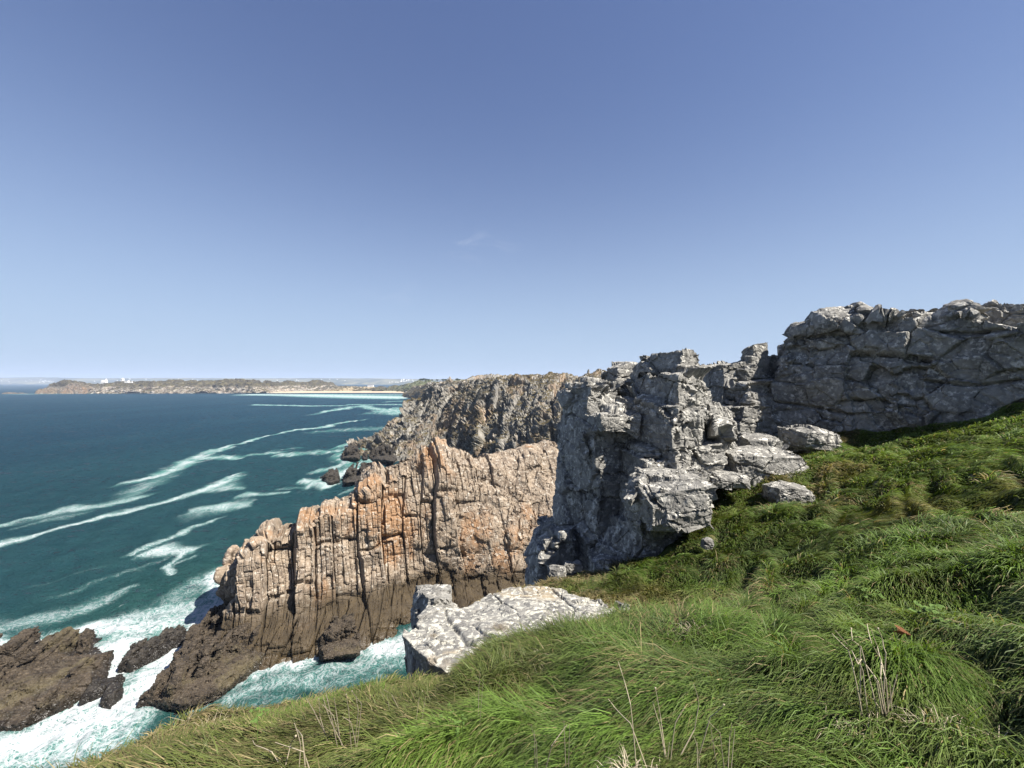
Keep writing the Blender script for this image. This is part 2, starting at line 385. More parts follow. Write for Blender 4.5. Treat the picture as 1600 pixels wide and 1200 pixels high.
# ================================================================== materials
GREY = rock_mat('grey_quartzite', (.115, .11, .10), (.24, .23, .208), (.345, .33, .293), 1.0, (.54, .515, .455), .42, bd=.03)
GREYBIG = rock_mat('grey_crag', (.11, .104, .094), (.265, .246, .215), (.385, .36, .315), .22, (.46, .44, .39), .35, stain=(.28, .195, .125), stain_amt=.42, veg=(.064, .052, .024), veg_amt=1.15, streak=(1, 1, .6))
ORANGE = rock_mat('orange_cliff_rock', (.12, .09, .066), (.285, .222, .16), (.39, .325, .25), .35, (.45, .40, .33), .35, stain=(.30, .17, .085), stain_amt=.34, wet=True, streak=(1, 1, .8), bd=.05)
WETROCK = rock_mat('wet_brown_rock', (.018, .014, .010), (.060, .046, .032), (.12, .095, .066), .55, None, 0, stain=(.10, .082, .045), stain_amt=.2, streak=(.45, 1.4, 1.4), bd=.04)
BLACKROCK = rock_mat('dark_wet_rock', (.016, .014, .012), (.042, .036, .029), (.085, .071, .053), .5, None, 0, bd=.05)
SLAB = rock_mat('pale_lichen_rock', (.075, .072, .068), (.23, .22, .20), (.36, .345, .305), 2.4, (.49, .47, .40), .55, stain=(.36, .29, .19), stain_amt=.22, bd=.03)
FARROCK = rock_mat('far_cliff_rock', (.14, .105, .08), (.30, .235, .17), (.42, .365, .30), .05, (.5, .47, .42), .4, stain=(.33, .2, .11), stain_amt=.3, veg=(.06, .05, .025), veg_amt=1.7, streak=(1, 1, .6), bd=.2)

# ================================================================== the sea
def sea():
    rows = 25*np.exp(np.linspace(0, math.log(32000/25), 1250))
    tl = np.concatenate([np.linspace(-6, -1.75, 40)[:-1], np.linspace(-1.75, .6, 900), np.linspace(.6, 6, 60)[1:]])
    X = rows[:, None]*tl[None]; Y = np.repeat(rows[:, None], len(tl), 1)
    P = np.stack([X, Y, np.zeros_like(X)], -1).reshape(-1, 3)
    # foam traced as streaks lying on the water: (photo points, half thickness in px at that place, strength)
    ST = [
     ([(548,660),(500,668),(450,677),(400,688),(352,700),(312,714),(272,731),(236,744),(205,751)], (1.6,1.8,2.2,2.6,3,4,5,6,4), 1.0),
     ([(375,716),(345,713),(312,716)], (1.3,2,2), .9), ([(250,745),(225,765),(205,776)], (5,7,4), .55),
     ([(372,744),(345,757),(318,768),(290,776),(240,789),(190,803),(130,818),(60,838),(-40,862)], (2,7,6,4,4,5,6,7,7), .95),
     ([(345,762),(372,766)], (5,2), .7),
     ([(225,778),(165,788),(95,799),(45,811),(-30,832)], (4,7,8,6,5), .75), ([(130,805),(80,812),(40,822)], (5,6,4), .45),
     ([(390,773),(372,775),(445,771)], (2,3,1), .75), ([(370,792),(330,796),(292,803)], (5,8,4), .8), ([(330,815),(275,834),(225,852),(215,860)], (4,4,5,3), .75),
     ([(240,856),(300,858),(270,873),(258,880),(272,892)], (5,5,3,4,3), .85), ([(300,868),(255,886)], (3,3), .6),
     ([(380,616.5),(450,617),(520,618.5),(580,620),(640,621)], (1.2,1.6,2.6,3,3), 1.3), ([(480,616),(640,617)], (.7,.7), 1), ([(56,615.5),(160,614.8),(280,614.4),(400,614.2)], (.9,.6,.5,.6), .9), ([(25,616),(60,615.6)], (.9,.9), 1),
     ([(400,632),(470,634),(540,634)], (1,1.2,1), .8), ([(512,644),(535,638),(560,634),(600,640),(635,645)], (2,3,2,2.5,2), .85), ([(540,632),(640,632)], (1,1.4), .7), ([(560,646),(650,640)], (1.2,1), .5), ([(600,628),(660,625)], (1,1), .8),
     ([(545,660),(575,656),(540,662)], (1.2,.8,1), .8), ([(500,672),(610,668)], (2,2), .5), ([(440,709),(500,706),(540,704)], (2,2.2,2.5), .75), ([(380,711),(440,706)], (1.4,1.4), .7), ([(425,704),(455,700)], (1,1), .5),
     ([(515,698),(550,694),(590,699),(612,702)], (2,3,3,3), 1.0), ([(535,710),(560,722),(610,720)], (3,5,5), .8), ([(490,757),(520,745),(560,735),(600,728)], (4,6,6,5), 1.0), ([(500,735),(540,729)], (2.5,2.5), .8), ([(470,752),(498,752),(520,758)], (2,3,3), 1.0), ([(545,765),(590,752)], (2,2), .6), ([(510,785),(555,775)], (3,3), .45), ([(430,765),(490,760)], (1.5,2), .45),
     # surge round the near rocks
     ([(380,872),(362,890),(345,912),(333,935)], (9,11,14,14), 1.1), ([(330,925),(290,945),(235,958),(180,970),(120,985)], (14,14,12,14,12), .8),
     ([(170,990),(120,985),(60,1000),(0,1005),(-60,1010)], (14,14,15,14,14), 1.15), ([(310,960),(240,975),(170,985)], (20,18,16), .9),
     ([(330,945),(315,975),(300,1005),(270,1040),(225,1070),(185,1100),(120,1135),(60,1160),(-40,1180)], (12,15,20,26,32,36,36,28,26), 1.25),
     ([(180,1010),(170,1050),(110,1110),(60,1140)], (18,20,22,18), 1.2), ([(0,1200),(120,1180),(200,1130)], (26,26,24), .85), ([(230,1115),(180,1160),(110,1200)], (16,18,20), .75),
     ([(-60,960),(0,975),(80,955),(150,935),(200,915)], (10,14,14,10,5), .6), ([(250,950),(330,900)], (14,14), .5), ([(90,920),(195,888),(260,870)], (5,5,3), .38), ([(60,905),(170,880)], (4,3), .3),
     ([(345,1052),(390,1045),(430,1036),(470,1028),(505,1018)], (12,15,16,15,10), 1.0), ([(380,1080),(450,1062),(520,1050)], (14,16,16), .6), ([(560,1015),(600,1006),(640,998)], (12,16,16), 1.05), ([(500,1050),(560,1035),(620,1025)], (14,14,12), .62), ([(290,1112),(255,1112),(235,1102)], (7,6,5), .8), ([(330,1100),(300,1112)], (6,6), .7), ([(345,1085),(400,1095),(480,1085)], (12,14,14), .4), ([(540,1060),(600,1040)], (12,10), .5),
    ]
    D = np.zeros(len(P)); px0_, py0_ = P[:, 0], P[:, 1]
    q1 = P/7.5; q2 = P/np.array([38., 55., 1]); a1 = np.clip((260-py0_)/150, 0, 1)*1.9; a2 = np.clip(py0_/260, .25, 1.6)*7*np.clip((1500-py0_)/700, 0, 1)
    px = px0_+a1*fbm(q1, 401, 4, .6)+a2*fbm(q2, 402, 4, .55); py = py0_+a1*fbm(q1+33, 403, 4, .6)+.8*a2*fbm(q2+33, 404, 4, .55)
    for pts, hw, st in ST:
        for (a, ha), (b, hb) in zip(zip(pts[:-1], hw[:-1]), zip(pts[1:], hw[1:])):
            L = math.hypot(b[0]-a[0], b[1]-a[1]); k = max(2, int(L/max(1.2, .8*min(ha, hb)))+1)
            for t in np.linspace(0, 1, k):
                x, y, h_ = a[0]+(b[0]-a[0])*t, a[1]+(b[1]-a[1])*t, ha+(hb-ha)*t
                c = SEA(x, y); ry = abs(SEA(x, y-h_)[1]-SEA(x, y+h_)[1])/2*(.75 if y < 640 else 2.0 if y < 870 else 1.5); rx = max(h_*1.9*c[1]/F, .8)
                i0, i1 = np.searchsorted(rows, [c[1]-2.2*ry, c[1]+2.2*ry]); i1 = max(i1, i0+1)
                sl_ = slice(i0*len(tl), min(i1, len(rows))*len(tl)); q = ((px[sl_]-c[0])/rx)**2+((py[sl_]-c[1])/ry)**2
                D[sl_] = np.maximum(D[sl_], st*np.exp(-q*.95))
    # low swell and chop, fading where the sheet gets coarse
    zz = np.zeros(len(P)); px, py = px0_, py0_; r = np.random.default_rng(5)
    for k in range(16):
        lam = 2.2*1.28**k; th = math.radians(200+r.normal(0, 32)); amp = .009*lam**.95 if lam < 30 else .22
        sp = np.maximum(py*.0058, 0.1); fade = np.clip((lam/sp-3)/4, 0, 1)
        ph = (px*math.sin(th)+py*math.cos(th))*2*math.pi/lam+r.uniform(0, 6.28)
        ph = ph+1.5*np.sin(px*.021*(k+1)+py*.013*k)
        zz += amp*fade*(1-2*np.abs(np.sin(ph/2)))*.6
    near = py < 260; f = np.zeros(len(P)); q = P[near]/2.2; f[near] = fbm(q, 3, 3); zz += f*.3*np.clip(D, 0, 1)
    P[:, 2] = zz
    me = make_mesh('sea', P, grid_quads(len(rows), len(tl))[:, ::-1], None, {'foam': D, 'shore': np.clip(1.4*np.exp(-((px+30)**2/60**2+(py-75)**2/55**2))+.55*np.exp(-((px+60)/260)**2-((py-150)/260)**2), 0, 1)}, True)
    n = NT('sea_water'); p = n.pos(); D_ = n.attr('foam'); S_ = n.attr('shore')
    wp = n.noise(p, .12, 4, .5, 0); big = n.noise(n.map(p, (1, .5, 1)), .012, 4, .55)
    lace = n.noise(p, .42, 8, .62, 1.6); lace2 = n.noise(p, 1.1, 6, .6, 2.2); far = n.noise(n.map(p, (1, .45, 1)), .05, 9, .65, .5)
    rid = n.ma('SUBTRACT', 1, n.ma('MULTIPLY', n.ma('ABSOLUTE', n.ma('SUBTRACT', lace, .5)), 9)); rid2 = n.ma('SUBTRACT', 1, n.ma('MULTIPLY', n.ma('ABSOLUTE', n.ma('SUBTRACT', lace2, .5)), 8))
    rr = n.ma('MAXIMUM', rid, n.ma('MULTIPLY', rid2, .85))
    nearness = n.rng(n.sep(p, 1), 110, 240, 1, 0)
    fz = n.noise(n.map(p, (1, .35, 1), (0, 0, .25)), .2, 10, .74, .5)
    nf = n.rng(n.ma('ADD', n.ma('MULTIPLY', D_, .62), n.ma('MULTIPLY', rr, .62)), .64, 1.22)
    ff = n.rng(n.ma('ADD', n.ma('MULTIPLY', D_, .68), n.ma('MULTIPLY', n.ma('SUBTRACT', fz, .5), 3.0)), .22, 1.1, 0, .76)
    fo = n.ma('ADD', n.ma('MULTIPLY', nf, nearness), n.ma('MULTIPLY', ff, n.ma('SUBTRACT', 1, nearness)))
    fo = n.ma('MULTIPLY', fo, n.rng(D_, .04, .30))
    spk = n.noise(n.map(p, (1, .5, 1)), .22, 6, .7, .8); fo = n.ma('MAXIMUM', fo, n.ma('MULTIPLY', n.rng(spk, .70, .76, 0, .35), n.ma('ADD', .15, S_)))
    deep = n.mix(n.rng(big, .35, .65), (.006, .026, .046), (.008, .032, .052)); teal = n.mix(n.rng(wp, .35, .65), (.010, .041, .042), (.014, .052, .051))
    wc = n.mix(S_, deep, teal); wc = n.mix(n.rng(D_, .12, .9, 0, .75), wc, (.07, .21, .19))
    rg = lambda v: n.ma('SUBTRACT', 1, n.ma('ABSOLUTE', n.ma('SUBTRACT', n.ma('MULTIPLY', v, 2), 1)))
    b1 = rg(n.noise(n.map(p, (1, 1.7, 1), (0, 0, .5)), .8, 5, .6, .3)); b2 = rg(n.noise(n.map(p, (1, 1.5, 1), (0, 0, .35)), .16, 7, .68, .2))
    b3 = rg(n.noise(n.map(p, (1, 1.3, 1), (0, 0, .25)), .045, 8, .72))
    nb = n.bump(b1, .8, .4); nb = n.bump(b2, 1, 1.6, nb); nb = n.bump(b3, .8, 4.0, nb)
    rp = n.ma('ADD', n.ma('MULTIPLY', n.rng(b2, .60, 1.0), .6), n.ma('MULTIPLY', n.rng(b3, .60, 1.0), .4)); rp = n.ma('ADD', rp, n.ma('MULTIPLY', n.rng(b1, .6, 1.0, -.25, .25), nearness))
    wc = n.mix(1.0, wc, n.mix(n.rng(rp, .15, .85), (.45, .48, .52), (1.55, 1.45, 1.38)), 'MULTIPLY')  # light and dark of the ripples put into the water colour
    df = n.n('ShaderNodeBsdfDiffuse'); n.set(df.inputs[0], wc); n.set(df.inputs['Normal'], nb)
    gl = n.n('ShaderNodeBsdfGlossy'); n.set(gl.inputs['Color'], (1, 1, 1)); n.set(gl.inputs['Roughness'], .2); n.set(gl.inputs['Normal'], nb)
    fr = n.n('ShaderNodeFresnel'); fr.inputs[0].default_value = 1.33; n.set(fr.inputs['Normal'], nb)
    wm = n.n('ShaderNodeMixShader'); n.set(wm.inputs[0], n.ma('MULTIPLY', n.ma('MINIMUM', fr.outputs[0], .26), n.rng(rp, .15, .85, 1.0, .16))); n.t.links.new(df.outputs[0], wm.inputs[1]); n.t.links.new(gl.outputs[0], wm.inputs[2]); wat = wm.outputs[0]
    foam = n.pbr((.44, .46, .465), .9, n.bump(lace2, .6, .4), .1)
    mx = n.n('ShaderNodeMixShader'); n.set(mx.inputs[0], fo); n.t.links.new(wat, mx.inputs[1]); n.t.links.new(foam, mx.inputs[2])
    m = n.done(mx.outputs[0])
    tag(link('sea', me, m), 'teal and deep blue sea with streaks of white foam', kind='structure')
sea()

# ================================================================== the cliffs (terrain)
def cliff_loft(name, rows, nv, nu, wv, strike, bricks, mat, label, up=.0, low=None, vor=(), fine=(.05, 1.2), fac=(), amp=None, famp=None):
    G = interp_rows(rows, nv, nu, wv); N = grid_normals(G); sg = np.sign((N[..., 1]).mean()); N = -N*sg      # towards the camera side
    P = G.reshape(-1, 3); Nf = N.reshape(-1, 3).copy(); Nf[:, 2] = np.maximum(Nf[:, 2], 0); Nf /= np.linalg.norm(Nf, axis=1, keepdims=True)+1e-9
    if low: P = P+low[0]*np.stack([fbm(P/low[1]+k*9.1, 40+k, 4) for k in range(3)], 1)*np.array([1, 1, .4])
    s = np.array([math.cos(strike), math.sin(strike), 0]); a = np.array([-s[1], s[0], 0]); d = np.zeros(len(P)); cell = np.zeros(len(P)); ups = np.zeros(len(P))
    u = P@s; z = P[:, 2]; dep = P@a
    dR = np.zeros(len(P))
    for su, sv, lean, A, B, tilt, crack, cw, wrp, sd_, *rt in bricks:
        uu = (u+lean*z)/su+wrp*vnoise(np.stack([u/su/2.5, z/sv/1.2, dep/su/3], 1), sd_+20)
        iu, eu, du = voro1(uu, sd_); rc = h01(iu, iu*0, iu*0, sd_+3)
        vv = z/sv+rc*9+.12*vnoise(np.stack([u/su, z/sv, dep/su], 1), sd_+21)+dep/sv*.35; iv, ev, dv = voro1(vv, sd_+1, iu); r = h01(iu, iv, iu*0, sd_+4)
        db = A*(rc-.5)*2+B*(r-.5)*2+tilt*du*(r-.3)*2-crack*np.exp(-(eu/cw)**2)*(0.4+1.2*h01(iu, iv, iu*0+2, sd_+5))-.7*crack*np.exp(-(ev/cw)**2)
        if rt and rt[0]: dR += db; continue
        d += db; ups += A*(h01(iu, iu*0, iu*0, sd_+8)-.5)*2
        cell = .5*cell+.5*r
    for size, A, tilt, crack, cw, sd_ in vor:
        F1, F2, r0, r1, r2, dv = voro(P/np.array(size)+.2*np.stack([vnoise(P/np.array(size)*1.3+k*7, sd_+k) for k in range(3)], 1), sd_)
        d += A*(r0-.5)*2+tilt*(dv[:, 0]*(r1-.5)+dv[:, 1]*(r2-.5)+dv[:, 2]*(r0-.5))*2-crack*np.exp(-((F2-F1)/cw)**2); cell = .5*cell+.5*r0
    if amp is not None:
        k_ = amp(P); d = d*k_+dR*sstep(.25, 1, 1-k_); ups *= k_
    d += fine[0]*fbm(P*fine[1], 77, 4, .6)
    t = np.repeat(np.linspace(0, 1, nv)[:, None], nu, 1).ravel()
    P = P+Nf*d[:, None]; P[:, 2] += ups*up*sstep(.35, .62, t)
    for size, rot, ks, off, crack, cw in fac:
        g_ = -sg*grid_normals(P.reshape(nv, nu, 3)); 
        for _ in range(4): g_[1:-1, 1:-1] = .2*(g_[1:-1, 1:-1]+g_[:-2, 1:-1]+g_[2:, 1:-1]+g_[1:-1, :-2]+g_[1:-1, 2:])
        Ng = g_.reshape(-1, 3); Ng = Ng/(np.linalg.norm(Ng, axis=1, keepdims=True)+1e-9)
        dd, r = facets(P, Ng, size, rot, 300+int(size[0]*10), ks, off, crack, cw)
        if famp is not None: dd = dd*famp(P)
        P = P+Nf*dd[:, None]*.9; cell = .5*cell+.5*r
    me = make_mesh(name, P, grid_quads(nv, nu) if sg < 0 else grid_quads(nv, nu)[:, ::-1], None, {'cellr': cell})
    o = link(name, me, mat, None, base_of(P)); tag(o, label, kind='structure'); return o

def orange_cliff():
    ST = [((330,960),(352,905,82),.2),((345,1015),(358,878,79),1),((352,1040),(378,850,77),1),((420,1030),(415,815,79),1.1),((500,1022),(500,803,84),1.2),((560,1008),(590,735,92),1.2),((640,985),(650,697,98),1),((720,975),(690,698,102),.9),((800,965),(745,716,106),.8),((880,955),(800,704,112),.8),((960,950),(870,690,118),.8),((1100,940),(1000,668,124),.8)]
    R = [[] for _ in range(9)]
    for i, ((wx, wy), (rx, ry, rY), k) in enumerate(ST):
        rY += 4
        W_ = SEA(wx, wy); W_[2] = -1.5; T = U(rx, ry, rY); o = T-W_; h = np.array([o[0], o[1], 0]); back = np.array([-3., 7, 0])
        R[0].append(W_+np.array([0, -1.2, 0])); R[1].append(W_+h*.08+np.array([0, 0, 2.2*k+1])); R[2].append(W_+h*(.48 if i < 8 else .34)+np.array([0, 0, 4.2*k+1]))
        w1, w2 = (0, .05, -.05, .05, -.06, .07, 0, 0, 0, 0, 0, 0)[i], (0, -.04, .05, -.05, .07, -.04, 0, 0, 0, 0, 0, 0)[i]; m1 = W_+h*(.57+w1)+np.array([0, 0, o[2]*.42]); m2 = W_+h*(.78+w2)+np.array([0, 0, o[2]*.76])
        if i >= 6:                                               # right half: leaning slab face
            m1 = W_+h*.48+np.array([0, 0, o[2]*.36]); m2 = W_+h*.68+np.array([0, 0, o[2]*.70])
        R[3].append(m1); R[4].append(m2); R[5].append(T-h*.10+np.array([0, 0, -o[2]*.07])); R[6].append(T+back*.5+np.array([0, 0, -.2])); R[7].append(T+back*1.6+np.array([0, 0, -3.])); R[8].append(np.array([T[0]-8, T[1]+26, -2.]))
    st = math.atan2(10, 28)
    cliff_loft('sea_cliff', R, 560, 1150, [0, .5, 1.0, 2.2, 3.6, 4.9, 5.2, 5.8, 7.4], st,
        [(4.6, 13, .05, 1.5, .75, .25, 1.5, .035, .35, 3, 0), (1.15, 4.6, .06, .46, .44, .1, .5, .045, .22, 13, 0), (.8, 1.3, .06, .06, .17, .08, .13, .08, .25, 23, 0), (3.4, 5.0, -.55, .9, .8, .5, .8, .05, .35, 33, 1), (1.2, 1.7, -.5, .12, .22, .2, .22, .06, .3, 43, 1)],
        ORANGE, 'orange brown sea cliff of upright slabs with a dark wet foot', up=1.0, low=(2.7, 14), fine=(.06, 1.4), fac=[((3.4, 3.0, 2.4), (10, 32, 30), .55, .2, .1, .05), ((1.4, 1.5, 1.0), (6, 28, 30), .6, .08, .05, .07)], amp=lambda P: (1-.62*sstep(-22, -2, P[:, 0]+.5*(20-P[:, 2])))*(.28+.72*sstep(3, 8, P[:, 2])), famp=lambda P: .12+.88*sstep(-24, -8, P[:, 0]+.5*(20-P[:, 2])))
orange_cliff()

def grey_cliff():
    px = [545, 560, 600, 645, 700, 760, 830, 900, 1000, 1120]
    base = [(545,701,306),(553,702,304),(598,722,254),(640,724,250),(700,714,268),(760,732,232),(830,728,214),(900,714,192),(1000,700,180),(1120,700,170)]
    m1 = [(552,697,312),(575,687,318),(612,672,300),(652,672,282),(702,672,284),(762,684,250),(830,692,228),(900,672,206),(1000,655,196),(1120,645,190)]
    m2 = [(560,693,318),(600,672,326),(632,644,322),(668,632,310),(714,624,302),(766,634,276),(835,642,250),(905,630,236),(1000,612,225),(1120,605,215)]
    cr = [(575,686,327),(622,656,334),(650,624,336),(684,601,330),(722,595,322),(764,587.5,310),(835,588,300),(905,587,285),(1000,585,270),(1120,580,255)]
    R = [[], [], [], [], [], []]
    for b, a, m, c in zip(base, m1, m2, cr):
        B = U(*b); B[2] = min(B[2], 30 if b[0] > 650 else -2.) if b[0] > 590 else -2.
        C = U(*c); R[0].append(B); R[1].append(U(*a)); R[2].append(U(*m)); R[3].append(C)
        R[4].append(C+np.array([8, 45, -.5-max(0, 50-C[2])*.2])); R[5].append(C+np.array([60, 230, -5.-max(0, 50-C[2])*.9]))
    cliff_loft('craggy_cliff', R, 460, 900, [0, 1.2, 2.4, 3.6, 4.2, 4.8], math.radians(-18),
        [(17, 30, .1, 3.2, 2.2, 2.6, 2.6, .06, .4, 5), (4.6, 13, .08, 2.3, 1.5, .5, 2.4, .05, .4, 15), (1.9, 5, .06, .6, .5, .2, .8, .07, .3, 25)],
        GREYBIG, 'grey craggy cliff of jagged pinnacles behind the orange cliff', up=.6, amp=lambda P: 1-.4*sstep(45, 53, P[:, 2]), low=(9, 42), vor=(((9, 9, 12), 1.2, 1.2, 1.2, .05, 71),), fine=(.12, .5), fac=[((6, 6, 9), (5, 10, 30), .85, 1.1, 1.0, .045), ((2.6, 2.6, 3.6), (6, 14, 30), .9, .5, .5, .06)])
grey_cliff()

def coast():
    #       px   basepy baseY  midpy  crestpy
    T = [(76,615.5,1740,612,611),(86,615.4,1745,606.5,604.5),(98,615.3,1750,601.5,600),(110,615.3,1755,598.5,597.2),(122,615.2,1758,600.5,599.5),(132,615.2,1760,604.5,602.2),(145,615.2,1765,604.5,600.2),(165,615.1,1770,604,597.8),(200,615,1775,604,597.4),(250,614.8,1785,605,597),(300,614.6,1795,604,595),(345,614.5,1800,601,593),(372,614.4,1805,598,594.5),(400,614.3,1808,602,597),(425,613.5,1830,608,596.5),(450,612.4,1960,607.5,595),(478,611.6,2080,606.5,594.5),(505,611.4,2120,607,597),(528,611.4,2130,608,601),(548,611.4,2130,609,604.5),(575,611.4,2125,609,606),(600,611.6,2110,609,604.6),(622,612.2,2040,608,601.5),(645,613.5,1900,607,598.2),(670,614.5,1790,606,595.8),(700,615,1700,605,594.5),(740,616,1600,604,594),(800,617,1500,604,593.6)]
    R = [[], [], [], [], []]
    for (p, b, bY, m, c) in T:
        B = U(p, b, bY); sand = 425 <= p <= 640
        B[2] = max(B[2], 2.0) if sand else -2
        R[0].append(B); dm = 45 if not sand else 110; M = U(p, m, bY+dm); C = U(p, c, bY+(240 if p < 425 else 420))
        R[1].append(M); R[2].append(.55*M+.45*C+np.array([0, 0, (C[2]-M[2])*.14])); R[3].append(C); R[4].append(C+np.array([0, 260, -C[2]-4]))
    n = NT('heath_land'); p = n.pos(); q = n.noise(p, .010, 7, .62); r_ = n.noise(p, .05, 6, .65); sx = n.sep(p, 0)
    hx = n.ma('ADD', sx, n.ma('MULTIPLY', q, 300))
    heath = n.mix(n.rng(r_, .4, .62), (.032, .027, .016), (.085, .072, .034)); green = n.mix(n.rng(r_, .38, .6), (.045, .058, .020), (.125, .12, .058))
    col = n.mix(n.rng(hx, -640, -380), heath, green)
    nz = n.sep(n.nor(), 2); rock_ = n.mix(n.rng(r_, .4, .6), (.13, .10, .075), (.30, .24, .185)); rk2 = n.mix(n.rng(n.noise(p, .12, 6, .7), .42, .6), rock_, (.38, .35, .30))
    sandc = (.31, .25, .16); rk = n.mix(n.rng(sx, -1010, -960), rk2, sandc)
    steep = n.rng(n.ma('ADD', nz, n.ma('MULTIPLY', n.ma('SUBTRACT', r_, .5), .9)), .50, .72, 1, 0); lowz = n.rng(n.sep(p, 2), 24, 36, 1, .12)
    bank = n.rng(sx, -900, -760, 1, 0); steep = n.ma('MULTIPLY', n.ma('MULTIPLY', steep, lowz), n.ma('MAXIMUM', bank, n.rng(sx, -330, -250)))
    col = n.mix(steep, col, rk)
    m = n.done(n.pbr(col, .95, n.bump(r_, .7, 6), .1))
    cliff_loft('headland', R, 170, 1100, [0, 1.3, 2.1, 2.8, 4.0], 0,
        [(60, 60, .25, 8, 5, 6, 6, .07, .6, 6)], m, 'long low headland of rocky cliffs and brown heath across the bay', up=.2, low=(7, 70), vor=(((30, 30, 18), 3, 5, 3, .07, 73),), fine=(.8, .06), fac=[((20, 20, 14), (0, 10, 20), .7, 2, 2, .07)])
    # beach sheet in front of the dunes
    B = []
    for f in (0, .35, 1.0):
        B.append([U(p, 616.3-f*4.9, 0) if False else np.array([(p-CX)/F*Y, Y, -1.2+f*5.2]) for p, Y in [(p, (1800 if p > 430 else 1815)+f*(bb-1790)) for p, bb in ((385,1830),(420,1900),(450,2010),(480,2120),(520,2170),(560,2175),(600,2160),(630,2060),(650,1930),(668,1850))]])
    G = interp_rows(B, 24, 240); n = NT('sand'); s_ = n.noise(n.pos(), .03, 5); wet_ = n.rng(n.sep(n.pos(), 2), -.3, 1.1)
    m = n.done(n.pbr(n.mix(wet_, (.24, .185, .125), n.mix(s_, (.38, .30, .20), (.46, .375, .26))), .9))
    P = G.reshape(-1, 3); tag(link('beach', make_mesh('beach', P, grid_quads(24, 240), None, None, True), m, None, base_of(P)), 'narrow pale sand beach along the head of the bay', kind='structure')
    # pale track over the dunes
    c = [(533,609.2,2215),(538,607.6,2290),(544,605.8,2390),(548,604.9,2450)]; V = []
    for i, (a, b, Y) in enumerate(c):
        e = U(a, b, Y)+np.array([0, -6, 2.5]); V += [e+np.array([-7, 0, 0]), e+np.array([7, 0, 0]), e+np.array([-7, 2, -4]), e+np.array([7, 2, -4])]
    V = np.array(V); qd = []
    for i in range(3):
        k = 4*i; qd += [[k, k+1, k+5, k+4], [k, k+4, k+6, k+2], [k+1, k+3, k+7, k+5]]
    n = NT('pale_track'); tag(link('path', make_mesh('path', V, qd), n.done(n.pbr((.62, .56, .46), .9)), None, base_of(V)), 'pale sandy track climbing the dunes behind the beach', kind='structure')
coast()

